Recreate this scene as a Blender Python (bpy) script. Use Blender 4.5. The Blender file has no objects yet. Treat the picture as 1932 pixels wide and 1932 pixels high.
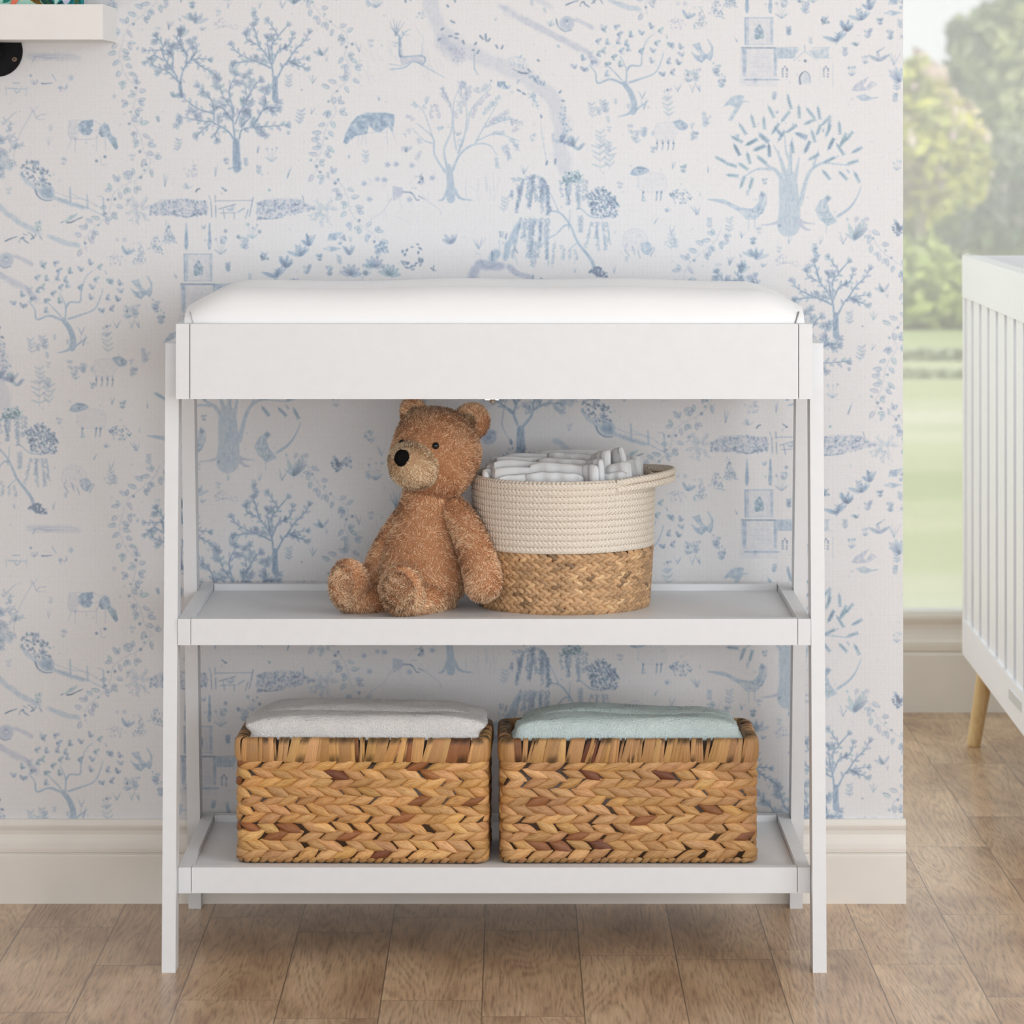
import bpy, bmesh, math, random
import numpy as np
from mathutils import Vector, Matrix, noise as mnoise

SC = bpy.context.scene
COL = SC.collection
random.seed(5)
PI = math.pi
# camera calibration: level lens, vertical shift; Y = 0 is the plane of the front feet
F, CD, CZ, HX, HY = 6695.0, 5.08, 1.203, 966.0, 250.0

def P(px, py, Y):
    """world point at depth Y that the photograph shows at (px, py)"""
    d = CD + Y
    return Vector(((px - HX) * d / F, Y, CZ - (py - HY) * d / F))

# ------------------------------------------------------------------ object helpers
def link(name, me, mat=None, parent=None, loc=None):
    o = bpy.data.objects.new(name, me)
    COL.objects.link(o)
    if mat is not None:
        for m in (mat if isinstance(mat, (list, tuple)) else [mat]):
            me.materials.append(m)
    if parent is not None:
        o.parent = parent
    if loc is not None:
        o.location = loc
    return o

def empty(name, loc=(0, 0, 0), rz=0., parent=None):
    o = bpy.data.objects.new(name, None)
    o.empty_display_size = .05
    COL.objects.link(o)
    o.location = loc
    o.rotation_euler = (0, 0, rz)
    if parent is not None:
        o.parent = parent
    return o

def tag(o, label=None, cat=None, group=None, kind=None):
    for k, v in (('label', label), ('category', cat), ('group', group), ('kind', kind)):
        if v:
            o[k] = v
    return o

def finish(bm, name, mat=None, parent=None, smooth=False, bevel=0., seg=2, loc=None):
    if bevel:
        es = [e for e in bm.edges if len(e.link_faces) == 2 and e.calc_face_angle(0) > .5]
        bmesh.ops.bevel(bm, geom=es, offset=bevel, segments=seg, profile=.6, affect='EDGES', clamp_overlap=True)
    bmesh.ops.recalc_face_normals(bm, faces=bm.faces[:])
    me = bpy.data.meshes.new(name)
    bm.to_mesh(me)
    bm.free()
    if smooth:
        for p in me.polygons:
            p.use_smooth = True
    return link(name, me, mat, parent, loc)

def hexa(bm, c):
    """box from 8 corners: bottom ring of 4, top ring of 4"""
    v = [bm.verts.new(p) for p in c]
    for f in ((0, 3, 2, 1), (4, 5, 6, 7), (0, 1, 5, 4), (1, 2, 6, 5), (2, 3, 7, 6), (3, 0, 4, 7)):
        bm.faces.new([v[i] for i in f])

def box(bm, x0, x1, y0, y1, z0, z1):
    hexa(bm, [(x0, y0, z0), (x1, y0, z0), (x1, y1, z0), (x0, y1, z0), (x0, y0, z1), (x1, y0, z1), (x1, y1, z1), (x0, y1, z1)])

def boxobj(name, x0, x1, y0, y1, z0, z1, mat, parent=None, bevel=.0012):
    bm = bmesh.new()
    box(bm, x0, x1, y0, y1, z0, z1)
    return finish(bm, name, mat, parent, bevel=bevel)

def np_mesh(name, V, faces, smooth=True, tint=None, luv=None):
    """mesh from arrays: faces is a list of (n,k) index arrays"""
    me = bpy.data.meshes.new(name)
    V = np.asarray(V, np.float32)
    me.vertices.add(len(V))
    me.vertices.foreach_set('co', V.ravel())
    loops = np.concatenate([f.ravel() for f in faces]).astype(np.int32)
    sizes = np.concatenate([np.full(len(f), f.shape[1], np.int32) for f in faces])
    starts = np.concatenate([[0], np.cumsum(sizes)[:-1]]).astype(np.int32)
    me.loops.add(len(loops))
    me.loops.foreach_set('vertex_index', loops)
    me.polygons.add(len(sizes))
    me.polygons.foreach_set('loop_start', starts)
    me.polygons.foreach_set('loop_total', sizes)
    if smooth:
        me.polygons.foreach_set('use_smooth', np.ones(len(sizes), bool))
    me.update(calc_edges=True)
    me.validate()
    if tint is not None:
        a = me.color_attributes.new('tint', 'FLOAT_COLOR', 'POINT')
        c = np.ones((len(V), 4), np.float32)
        c[:, :3] = tint
        a.data.foreach_set('color', c.ravel())
    if luv is not None:
        a = me.attributes.new('luv', 'FLOAT_VECTOR', 'POINT')
        a.data.foreach_set('vector', np.asarray(luv, np.float32).ravel())
    return me

class Acc:
    """collects grids / blades with tints, then becomes one mesh"""
    def __init__(self):
        self.V, self.F4, self.F3, self.T, self.U, self.n = [], [], [], [], [], 0

    def grid(self, G, tint, luv=None, wrap_u=False, wrap_v=False):
        nu, nv = G.shape[:2]
        idx = np.arange(nu * nv).reshape(nu, nv) + self.n
        a = idx
        iu = np.arange(nu if wrap_u else nu - 1)
        iv = np.arange(nv if wrap_v else nv - 1)
        A_, B_ = np.meshgrid(iu, iv, indexing='ij')
        q = np.stack([a[A_, B_], a[(A_ + 1) % nu, B_], a[(A_ + 1) % nu, (B_ + 1) % nv], a[A_, (B_ + 1) % nv]], -1).reshape(-1, 4)
        self.V.append(G.reshape(-1, 3))
        self.F4.append(q)
        t = np.asarray(tint, np.float32)
        self.T.append(np.broadcast_to(t, (nu * nv, 3)) if t.ndim == 1 else t.reshape(-1, 3))
        self.U.append(np.zeros((nu * nv, 3)) if luv is None else luv.reshape(-1, 3))
        self.n += nu * nv

    def mesh(self, name, smooth=True):
        f = []
        if self.F4:
            f.append(np.concatenate(self.F4))
        if self.F3:
            f.append(np.concatenate(self.F3))
        return np_mesh(name, np.concatenate(self.V), f, smooth, np.concatenate(self.T), np.concatenate(self.U))

# ------------------------------------------------------------------ materials
def new_mat(name):
    m = bpy.data.materials.new(name)
    m.use_nodes = True
    nt = m.node_tree
    nt.nodes.clear()
    out = nt.nodes.new('ShaderNodeOutputMaterial')
    b = nt.nodes.new('ShaderNodeBsdfPrincipled')
    nt.links.new(b.outputs[0], out.inputs[0])
    return m, nt, b

def N(nt, kind, **kw):
    n = nt.nodes.new(kind)
    for k, v in kw.items():
        if k.startswith('i_'):
            key = k[2:]
            n.inputs[int(key) if key.isdigit() else key.replace('_', ' ')].default_value = v
        else:
            setattr(n, k, v)
    return n

def ramp(nt, fac, stops):
    r = nt.nodes.new('ShaderNodeValToRGB')
    e = r.color_ramp.elements
    while len(e) < len(stops):
        e.new(.5)
    for i, (p, c) in enumerate(stops):
        e[i].position = p
        e[i].color = (*c, 1) if len(c) == 3 else c
    nt.links.new(fac, r.inputs[0])
    return r

def mix(nt, a, b, fac=.5, mode='MIX'):
    m = nt.nodes.new('ShaderNodeMix')
    m.data_type = 'RGBA'
    m.blend_type = mode
    for s, v in ((0, fac), (6, a), (7, b)):
        if hasattr(v, 'is_output'):
            nt.links.new(v, m.inputs[s])
        else:
            m.inputs[s].default_value = v if s == 0 else ((*v, 1) if len(v) == 3 else v)
    return m.outputs[2]

def math_n(nt, op, a, b=None, c=None):
    n = nt.nodes.new('ShaderNodeMath')
    n.operation = op
    for i, v in enumerate((a, b, c)):
        if v is None:
            continue
        if hasattr(v, 'is_output'):
            nt.links.new(v, n.inputs[i])
        else:
            n.inputs[i].default_value = v
    return n.outputs[0]

def bump(nt, b, h, dist, strength=1.):
    n = nt.nodes.new('ShaderNodeBump')
    n.inputs['Strength'].default_value = strength
    n.inputs['Distance'].default_value = dist
    nt.links.new(h, n.inputs['Height'])
    nt.links.new(n.outputs[0], b.inputs['Normal'])
    return n

def srgb(r, g, b):
    f = lambda c: (c / 255 / 12.92) if c / 255 < .04045 else ((c / 255 + .055) / 1.055) ** 2.4
    return (f(r), f(g), f(b))

def plain(name, col, rough=.5, noise=0., scale=40., metal=0., spec=.5, bump_d=0.):
    m, nt, b = new_mat(name)
    tc = N(nt, 'ShaderNodeTexCoord')
    nz = N(nt, 'ShaderNodeTexNoise', i_Scale=scale, i_Detail=4.)
    nt.links.new(tc.outputs['Object'], nz.inputs['Vector'])
    if noise:
        lo = tuple(c * (1 - noise) for c in col)
        hi = tuple(min(1, c * (1 + noise)) for c in col)
        r = ramp(nt, nz.outputs[0], [(.3, lo), (.7, hi)])
        nt.links.new(r.outputs[0], b.inputs['Base Color'])
    else:
        b.inputs['Base Color'].default_value = (*col, 1)
    b.inputs['Roughness'].default_value = rough
    b.inputs['Metallic'].default_value = metal
    b.inputs['Specular IOR Level'].default_value = spec
    if bump_d:
        bump(nt, b, nz.outputs[0], bump_d)
    return m

M_WHITE = plain('white_paint', (.742, .757, .775), .42, .012, 60, bump_d=.0002)
M_CRIB = plain('crib_white_paint', (.85, .855, .885), .45, .01, 50)
M_SHELFW = plain('shelf_paint', (.80, .785, .76), .5, .015, 30)
M_TRIM = plain('trim_paint', (.80, .765, .71), .45, .015, 20)
M_CEIL = plain('ceiling_paint', (.80, .82, .84), .7, .01, 20)
M_PAD = plain('pad_vinyl', (.88, .88, .88), .38, .008, 8, bump_d=.0006)
M_SEAM = plain('seam_thread', (.55, .55, .55), .8)
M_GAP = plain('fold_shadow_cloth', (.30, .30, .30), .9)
M_STEEL = plain('steel', (.42, .40, .37), .3, .3, 200, 1.)
M_BLACK = plain('black_iron', (.006, .006, .007), .5, .2, 80, 0., .12)
M_BRONZE = plain('screw_bronze', (.16, .11, .08), .35, .2, 200, .8)
M_NOSE = plain('black_plush', (.006, .0055, .0055), .8, .3, 300, 0., .08, bump_d=.0004)
M_EYE = plain('black_bead', (.006, .006, .007), .12)
M_PLATE = plain('plastic_plate', (.62, .63, .63), .3)

def wood_leg_mat():
    m, nt, b = new_mat('natural_beech')
    tc = N(nt, 'ShaderNodeTexCoord')
    mp = N(nt, 'ShaderNodeMapping')
    mp.inputs['Scale'].default_value = (120, 120, 9)
    nt.links.new(tc.outputs['Object'], mp.inputs[0])
    nz = N(nt, 'ShaderNodeTexNoise', i_Scale=1., i_Detail=5., i_Distortion=.6)
    nt.links.new(mp.outputs[0], nz.inputs[0])
    r = ramp(nt, nz.outputs[0], [(.25, srgb(204, 172, 120)), (.6, srgb(226, 200, 152)), (.85, srgb(238, 216, 174))])
    nt.links.new(r.outputs[0], b.inputs['Base Color'])
    b.inputs['Roughness'].default_value = .5
    return m
M_BEECH = wood_leg_mat()

def straw_mat(name, bumpd=.0006):
    """dried plant strips: colour from the strip's own tint, streaks along its length"""
    m, nt, b = new_mat(name)
    t = N(nt, 'ShaderNodeAttribute', attribute_name='tint')
    u = N(nt, 'ShaderNodeAttribute', attribute_name='luv')
    mp = N(nt, 'ShaderNodeMapping')
    mp.inputs['Scale'].default_value = (.9, 7., 1.)
    nt.links.new(u.outputs['Vector'], mp.inputs[0])
    nz = N(nt, 'ShaderNodeTexNoise', i_Scale=1., i_Detail=5., i_Roughness=.65)
    nt.links.new(mp.outputs[0], nz.inputs[0])
    r = ramp(nt, nz.outputs[0], [(.25, (.42, .34, .28)), (.5, (1, 1, 1)), (.8, (1.3, 1.3, 1.27))])
    c = mix(nt, t.outputs['Color'], r.outputs[0], 1., 'MULTIPLY')
    nt.links.new(c, b.inputs['Base Color'])
    b.inputs['Roughness'].default_value = .48
    bump(nt, b, nz.outputs[0], bumpd)
    return m
M_STRAW = straw_mat('hyacinth_strips')
M_STRAW2 = straw_mat('seagrass_braid', .0003)

def tint_mat(name, rough=.8, sheen=0., trans=0.):
    m, nt, b = new_mat(name)
    t = N(nt, 'ShaderNodeAttribute', attribute_name='tint')
    nt.links.new(t.outputs['Color'], b.inputs['Base Color'])
    b.inputs['Roughness'].default_value = rough
    b.inputs['Specular IOR Level'].default_value = .2
    if sheen:
        b.inputs['Sheen Weight'].default_value = sheen
    return m
M_FUR = tint_mat('plush_fur', .85, .15)
M_LEAF = tint_mat('garden_leaves', .6)
M_BOOK = tint_mat('printed_cover', .4)

def fabric(name, col, scale, dist, rough=.9, var=.05):
    m, nt, b = new_mat(name)
    tc = N(nt, 'ShaderNodeTexCoord')
    nz = N(nt, 'ShaderNodeTexNoise', i_Scale=scale, i_Detail=6., i_Roughness=.7)
    nt.links.new(tc.outputs['Object'], nz.inputs['Vector'])
    n2 = N(nt, 'ShaderNodeTexNoise', i_Scale=14., i_Detail=2.)
    nt.links.new(tc.outputs['Object'], n2.inputs['Vector'])
    r = ramp(nt, n2.outputs[0], [(.35, tuple(c * (1 - var) for c in col)), (.65, tuple(min(1, c * (1 + var)) for c in col))])
    nt.links.new(r.outputs[0], b.inputs['Base Color'])
    b.inputs['Roughness'].default_value = rough
    b.inputs['Specular IOR Level'].default_value = .15
    bump(nt, b, nz.outputs[0], dist)
    return m
M_TOWELW = fabric('white_fleece', (.84, .825, .805), 330, .0035, var=.06)
M_TOWELM = fabric('mint_fleece', (.66, .79, .78), 330, .0035, var=.07)
M_DIAPER = fabric('white_nonwoven', (.86, .87, .88), 120, .0008, .6, .02)

def rope_mat():
    m, nt, b = new_mat('cotton_rope')
    u = N(nt, 'ShaderNodeAttribute', attribute_name='luv')
    sep = N(nt, 'ShaderNodeSeparateXYZ')
    nt.links.new(u.outputs['Vector'], sep.inputs[0])
    # zig-zag stitches: x along the rope (m), y counts rows
    fr = math_n(nt, 'FRACT', sep.outputs[1])
    tri = math_n(nt, 'ABSOLUTE', math_n(nt, 'SUBTRACT', fr, .5))
    ph = math_n(nt, 'ADD', math_n(nt, 'MULTIPLY', sep.outputs[0], 900.), math_n(nt, 'MULTIPLY', tri, 9.))
    zig = math_n(nt, 'SINE', ph)
    cb = N(nt, 'ShaderNodeCombineXYZ')
    nt.links.new(math_n(nt, 'MULTIPLY', sep.outputs[0], 330.), cb.inputs[0])
    nt.links.new(math_n(nt, 'MULTIPLY', sep.outputs[1], 5.), cb.inputs[1])
    nz = N(nt, 'ShaderNodeTexNoise', i_Scale=1., i_Detail=4.)
    nt.links.new(cb.outputs[0], nz.inputs[0])
    h = math_n(nt, 'ADD', math_n(nt, 'MULTIPLY', zig, .5), math_n(nt, 'MULTIPLY', nz.outputs[0], 1.4))
    r = ramp(nt, nz.outputs[0], [(.3, srgb(226, 213, 196)), (.7, srgb(245, 236, 223))])
    # dark needle holes in the grooves
    edge = math_n(nt, 'GREATER_THAN', tri, .43)
    hole = math_n(nt, 'MULTIPLY', edge, math_n(nt, 'GREATER_THAN', math_n(nt, 'SINE', math_n(nt, 'MULTIPLY', sep.outputs[0], 1100.)), .1))
    c = mix(nt, r.outputs[0], srgb(150, 128, 108), math_n(nt, 'MULTIPLY', hole, .6))
    nt.links.new(c, b.inputs['Base Color'])
    b.inputs['Roughness'].default_value = .9
    b.inputs['Specular IOR Level'].default_value = .15
    bump(nt, b, h, .0009)
    return m
M_ROPE = rope_mat()

def floor_mat():
    m, nt, b = new_mat('oak_planks')
    g = N(nt, 'ShaderNodeNewGeometry')
    s = N(nt, 'ShaderNodeSeparateXYZ')
    nt.links.new(g.outputs['Position'], s.inputs[0])
    W = .1403
    xs = math_n(nt, 'DIVIDE', math_n(nt, 'ADD', s.outputs[0], .0413 + W * 20), W)
    col = math_n(nt, 'FLOOR', xs)
    fx = math_n(nt, 'SUBTRACT', xs, col)
    wn = N(nt, 'ShaderNodeTexWhiteNoise', noise_dimensions='1D')
    nt.links.new(col, wn.inputs['W'])
    L = .52
    ys = math_n(nt, 'ADD', math_n(nt, 'DIVIDE', math_n(nt, 'ADD', s.outputs[1], 7.01), L), math_n(nt, 'MULTIPLY', wn.outputs[0], 1.))
    row = math_n(nt, 'FLOOR', ys)
    fy = math_n(nt, 'SUBTRACT', ys, row)
    cid = N(nt, 'ShaderNodeCombineXYZ')
    nt.links.new(col, cid.inputs[0])
    nt.links.new(row, cid.inputs[1])
    pid = N(nt, 'ShaderNodeTexWhiteNoise', noise_dimensions='3D')
    nt.links.new(cid.outputs[0], pid.inputs['Vector'])
    # grain space: shifted per plank
    off = N(nt, 'ShaderNodeVectorMath', operation='SCALE')
    nt.links.new(pid.outputs['Color'], off.inputs[0])
    off.inputs['Scale'].default_value = 37.
    pos = N(nt, 'ShaderNodeVectorMath', operation='ADD')
    nt.links.new(g.outputs['Position'], pos.inputs[0])
    nt.links.new(off.outputs[0], pos.inputs[1])
    mp = N(nt, 'ShaderNodeMapping')
    mp.inputs['Scale'].default_value = (8., .95, 1.)
    nt.links.new(pos.outputs[0], mp.inputs[0])
    n1 = N(nt, 'ShaderNodeTexNoise', i_Scale=1., i_Detail=2.5, i_Roughness=.5, i_Distortion=.25)
    nt.links.new(mp.outputs[0], n1.inputs[0])
    rings = math_n(nt, 'SINE', math_n(nt, 'MULTIPLY', n1.outputs[0], 190.))
    mp2 = N(nt, 'ShaderNodeMapping')
    mp2.inputs['Scale'].default_value = (300., 20., 1.)
    nt.links.new(pos.outputs[0], mp2.inputs[0])
    n2 = N(nt, 'ShaderNodeTexNoise', i_Scale=1., i_Detail=4., i_Roughness=.6)
    nt.links.new(mp2.outputs[0], n2.inputs[0])
    mp3 = N(nt, 'ShaderNodeMapping')
    mp3.inputs['Scale'].default_value = (11., 4., 1.)
    nt.links.new(pos.outputs[0], mp3.inputs[0])
    n3 = N(nt, 'ShaderNodeTexNoise', i_Scale=1., i_Detail=3.)
    nt.links.new(mp3.outputs[0], n3.inputs[0])
    base = ramp(nt, n3.outputs[0], [(.28, srgb(158, 124, 94)), (.5, srgb(190, 157, 123)), (.75, srgb(213, 183, 149))])
    gr = math_n(nt, 'ADD', math_n(nt, 'MULTIPLY', rings, .34), math_n(nt, 'MULTIPLY', math_n(nt, 'SUBTRACT', n2.outputs[0], .5), 4.2))
    gramp = ramp(nt, math_n(nt, 'MULTIPLY_ADD', gr, .5, .5), [(.0, (.48, .43, .39)), (.5, (1, 1, 1)), (1., (1.25, 1.25, 1.25))])
    c = mix(nt, base.outputs[0], gramp.outputs[0], .8, 'MULTIPLY')
    tone = math_n(nt, 'MULTIPLY_ADD', pid.outputs['Value'], .22, .88)
    tc = N(nt, 'ShaderNodeCombineXYZ')
    for i in range(3):
        nt.links.new(tone, tc.inputs[i])
    c = mix(nt, c, tc.outputs[0], 1., 'MULTIPLY')
    # joints
    ex = math_n(nt, 'MULTIPLY', math_n(nt, 'MINIMUM', fx, math_n(nt, 'SUBTRACT', 1., fx)), W)
    ey = math_n(nt, 'MULTIPLY', math_n(nt, 'MINIMUM', fy, math_n(nt, 'SUBTRACT', 1., fy)), L)
    jx = math_n(nt, 'LESS_THAN', ex, .0009)
    jy = math_n(nt, 'MULTIPLY', math_n(nt, 'LESS_THAN', ey, .0016), .55)
    j = math_n(nt, 'MAXIMUM', jx, jy)
    c = mix(nt, c, srgb(72, 54, 40), math_n(nt, 'MULTIPLY', j, .75))
    nt.links.new(c, b.inputs['Base Color'])
    b.inputs['Roughness'].default_value = .36
    b.inputs['Coat Weight'].default_value = .34
    b.inputs['Coat Roughness'].default_value = .16
    b.inputs['Specular IOR Level'].default_value = .5
    h = math_n(nt, 'SUBTRACT', math_n(nt, 'MULTIPLY', gr, .35), math_n(nt, 'MULTIPLY', j, 2.))
    bump(nt, b, h, .0010, .8)
    return m

def wallpaper_mat():
    """printed toile: the repeat is painted by paint_toile() into a generated picture"""
    tile = paint_toile()[::-1]
    h, w = tile.shape[:2]
    img = bpy.data.images.new('toile_print', w, h, alpha=False, float_buffer=True)
    px = np.ones((h, w, 4), np.float32)
    px[..., :3] = np.exp(-tile)
    img.pixels.foreach_set(px.ravel())
    img.update()
    img.pack()
    m, nt, b = new_mat('toile_wallpaper')
    uv = N(nt, 'ShaderNodeUVMap', uv_map='UVMap')
    im = N(nt, 'ShaderNodeTexImage', image=img, interpolation='Cubic')
    img.colorspace_settings.name = 'Non-Color'
    nt.links.new(uv.outputs[0], im.inputs[0])
    tc = N(nt, 'ShaderNodeTexCoord')
    # linen weave
    w1 = N(nt, 'ShaderNodeTexWave', wave_type='BANDS', bands_direction='X', i_Scale=150., i_Distortion=3., i_Detail=2.)
    w2 = N(nt, 'ShaderNodeTexWave', wave_type='BANDS', bands_direction='Z', i_Scale=170., i_Distortion=3., i_Detail=2.)
    nz = N(nt, 'ShaderNodeTexNoise', i_Scale=420., i_Detail=2.)
    for n in (w1, w2, nz):
        nt.links.new(tc.outputs['Object'], n.inputs['Vector'])
    hh = math_n(nt, 'ADD', math_n(nt, 'ADD', math_n(nt, 'MULTIPLY', w1.outputs['Fac'], .5), math_n(nt, 'MULTIPLY', w2.outputs['Fac'], .5)), nz.outputs[0])
    paper = ramp(nt, math_n(nt, 'MULTIPLY', hh, .5), [(.3, WALL_LO), (.7, WALL_HI)])
    c = mix(nt, paper.outputs[0], im.outputs[0], 1., 'MULTIPLY')
    nt.links.new(c, b.inputs['Base Color'])
    b.inputs['Roughness'].default_value = .85
    b.inputs['Specular IOR Level'].default_value = .2
    bump(nt, b, hh, .0005, .5)
    return m
WALL_LO, WALL_HI = (.738, .737, .752), (.808, .807, .822)
HAZE, WORLD, KEY_LOC, KEY_POWER, FILL_LOC, FILL_POWER, SUN, ALCOVE, FSTOP, EXPOSURE = .38, 1.40, (2.55, -1.8, 1.6), 40, (.5, -4.7, .85), 46, 2.4, 10., 9.5, .0
# ------------------------------------------------------------------ wallpaper print (painted stroke by stroke)
TW, TH, HALF = 2116, 891, 1058          # repeat of the half-drop print, in print dots

def paint_toile():
    """Draw a countryside toile: optical density of ink is summed, then folded onto the repeat."""
    rng = np.random.default_rng(11)
    OX, OY, CW, CH = 160, 160, 2080, 1420
    OD = np.zeros((CH, CW, 3), np.float32)
    BLUE = np.array([1.06, .60, .30], np.float32)
    LAV = np.array([.82, .62, .31], np.float32)
    TEAL = np.array([1.1, .53, .40], np.float32)
    NAVY = np.array([1.45, 1.08, .68], np.float32)
    INK = {'b': BLUE, 'l': LAV, 't': TEAL, 'n': NAVY, 's': NAVY * .5 + BLUE * .5}
    st = {'x': 0., 'y': 0., 's': 1.}

    def crop(x, y, s):
        st.update(x=x, y=y, s=s)

    def A(p):
        return (p[0] / st['s'] + st['x'], p[1] / st['s'] + st['y'])

    def ink(c):
        if c == 'r':
            c = 'bltbls'[rng.integers(6)]
        return INK[c]

    def put(x0, y0, m, a, c):
        ix, iy = int(x0) + OX, int(y0) + OY
        h, w = m.shape
        if ix < 0 or iy < 0 or ix + w > CW or iy + h > CH:
            return
        OD[iy:iy + h, ix:ix + w] += (m * a)[..., None] * ink(c)

    def seg(p, q, w0, w1, a, c, soft=.8):
        r = max(w0, w1) * .5 + soft + 1
        x0, y0 = math.floor(min(p[0], q[0]) - r), math.floor(min(p[1], q[1]) - r)
        x1, y1 = math.ceil(max(p[0], q[0]) + r), math.ceil(max(p[1], q[1]) + r)
        X, Y = np.meshgrid(np.arange(x0, x1) + .5, np.arange(y0, y1) + .5)
        dx, dy = q[0] - p[0], q[1] - p[1]
        L = dx * dx + dy * dy + 1e-6
        t = np.clip(((X - p[0]) * dx + (Y - p[1]) * dy) / L, 0, 1)
        d = np.hypot(X - p[0] - t * dx, Y - p[1] - t * dy)
        m = np.clip((w0 * (1 - t) + w1 * t) * .5 + soft * .5 - d, 0, soft) / soft
        put(x0, y0, m.astype(np.float32), a, c)

    def smooth(pts, n=6):
        P = np.array(pts, float)
        if len(P) < 3:
            return [tuple(p) for p in P]
        Q = np.vstack([2 * P[0] - P[1], P, 2 * P[-1] - P[-2]])
        out = []
        for i in range(1, len(Q) - 2):
            for t in np.linspace(0, 1, n, endpoint=False):
                a, b, c_, d = Q[i - 1], Q[i], Q[i + 1], Q[i + 2]
                out.append(tuple(.5 * ((2 * b) + (-a + c_) * t + (2 * a - 5 * b + 4 * c_ - d) * t * t + (-a + 3 * b - 3 * c_ + d) * t ** 3)))
        out.append(tuple(P[-1]))
        return out

    def layer(fn, a):
        """strokes drawn by fn count once where they overlap"""
        nonlocal OD
        keep = OD
        OD = np.zeros_like(keep[:1, :1]).repeat(1, 0)
        OD = np.zeros_like(keep)
        fn()
        cap = a
        peak = OD.max(axis=2, keepdims=True) + 1e-6
        OD = keep + OD * np.minimum(1, cap / peak)

    def line(pts, w0=1.6, w1=1., a=.5, c='b', soft=.8, jit=0., sm=True):
        """polyline in the current crop's coordinates, widths in dots"""
        Q = [A(p) for p in pts]
        if sm:
            Q = smooth(Q)
        n = len(Q) - 1
        for i in range(n):
            k0, k1 = i / n, (i + 1) / n
            aa = a * (1 + jit * rng.normal())
            seg(Q[i], Q[i + 1], w0 + (w1 - w0) * k0, w0 + (w1 - w0) * k1, max(aa, .05) * .62, c, soft)
        return Q

    noise_c = {}

    def blotch(h, w):
        k = rng.random((h // 5 + 3, w // 5 + 3)).astype(np.float32)
        yy, xx = np.arange(h) / 5., np.arange(w) / 5.
        iy, ix = yy.astype(int), xx.astype(int)
        fy, fx = (yy - iy)[:, None], (xx - ix)[None]
        return (k[np.ix_(iy, ix)] * (1 - fy) * (1 - fx) + k[np.ix_(iy + 1, ix)] * fy * (1 - fx) + k[np.ix_(iy, ix + 1)] * (1 - fy) * fx + k[np.ix_(iy + 1, ix + 1)] * fy * fx)

    def poly(pts, a=.3, c='b', edge=0., sm=False, mottled=1.):
        Q = [A(p) for p in pts]
        if sm:
            Q = smooth(Q + [Q[0]])[:-1]
        Q = np.array(Q)
        x0, y0 = np.floor(Q.min(0) - 2)
        x1, y1 = np.ceil(Q.max(0) + 2)
        acc = 0
        for sx, sy in ((.2, .3), (.7, .2), (.3, .8), (.8, .7)):
            X, Y = np.meshgrid(np.arange(x0, x1) + sx, np.arange(y0, y1) + sy)
            ins = np.zeros(X.shape, bool)
            for i in range(len(Q)):
                (xa, ya), (xb, yb) = Q[i], Q[i - 1]
                if ya != yb:
                    ins ^= ((ya > Y) != (yb > Y)) & (X < (xb - xa) * (Y - ya) / (yb - ya) + xa)
            acc = acc + ins * .25
        m = acc.astype(np.float32)
        m = m * (1 - mottled * .75 + mottled * 1.5 * blotch(*m.shape))
        put(x0, y0, m, a, c)
        if edge:
            for i in range(len(Q)):
                seg(Q[i - 1], Q[i], 1.1, 1.1, edge * .7, c)

    def leaf(p, ang, ln, wd, fill=.18, rim=.4, c='b'):
        """lens leaf at p (dots), pointing along ang, outline darker on one side"""
        r = ln + 3
        x0, y0 = math.floor(p[0] - r), math.floor(p[1] - r)
        n = int(2 * r + 2)
        X, Y = np.meshgrid(np.arange(n) + x0 + .5 - p[0], np.arange(n) + y0 + .5 - p[1])
        ca, sa = math.cos(ang), math.sin(ang)
        u = (X * ca + Y * sa) / ln
        v = (-X * sa + Y * ca)
        hw = wd * np.sqrt(np.clip(1 - (2 * u - 1) ** 2, 0, 1)) * (1.15 - .5 * np.clip(u, 0, 1))
        d = hw - np.abs(v)
        ok = (u > 0) & (u < 1)
        m = np.clip(d + .5, 0, 1) * ok
        e = np.clip(1.1 - np.abs(d - .2), 0, 1) * ok * (u > .02)
        e = e * (.75 + .25 * np.sign(v))
        put(x0, y0, m.astype(np.float32), fill, c)
        put(x0, y0, e.astype(np.float32), rim, c)

    def dot(p, r, a=.5, c='s', soft=1.2):
        seg(p, (p[0] + .01, p[1]), r * 2, r * 2, a, c, soft)

    def wash(pts, w, a=.10, c='l'):
        Q = smooth([A(p) for p in pts], 5)

        def f():
            for i in range(len(Q) - 1):
                for k in range(3):
                    o = rng.normal(0, w * .16, 2)
                    ww = w * rng.uniform(.5, .95)
                    seg((Q[i][0] + o[0], Q[i][1] + o[1]), (Q[i + 1][0] + o[0], Q[i + 1][1] + o[1]), ww, ww, a * .5, c, max(3, w * .35))
        layer(f, a * 1.3)
        for i in range(0, len(Q) - 1, 2):                       # dry-brush marks along the wash
            o = rng.normal(0, w * .3, 2)
            seg((Q[i][0] + o[0], Q[i][1] + o[1]), (Q[i + 1][0] + o[0], Q[i + 1][1] + o[1]), 1., .6, a * 1.1, c)

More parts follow.
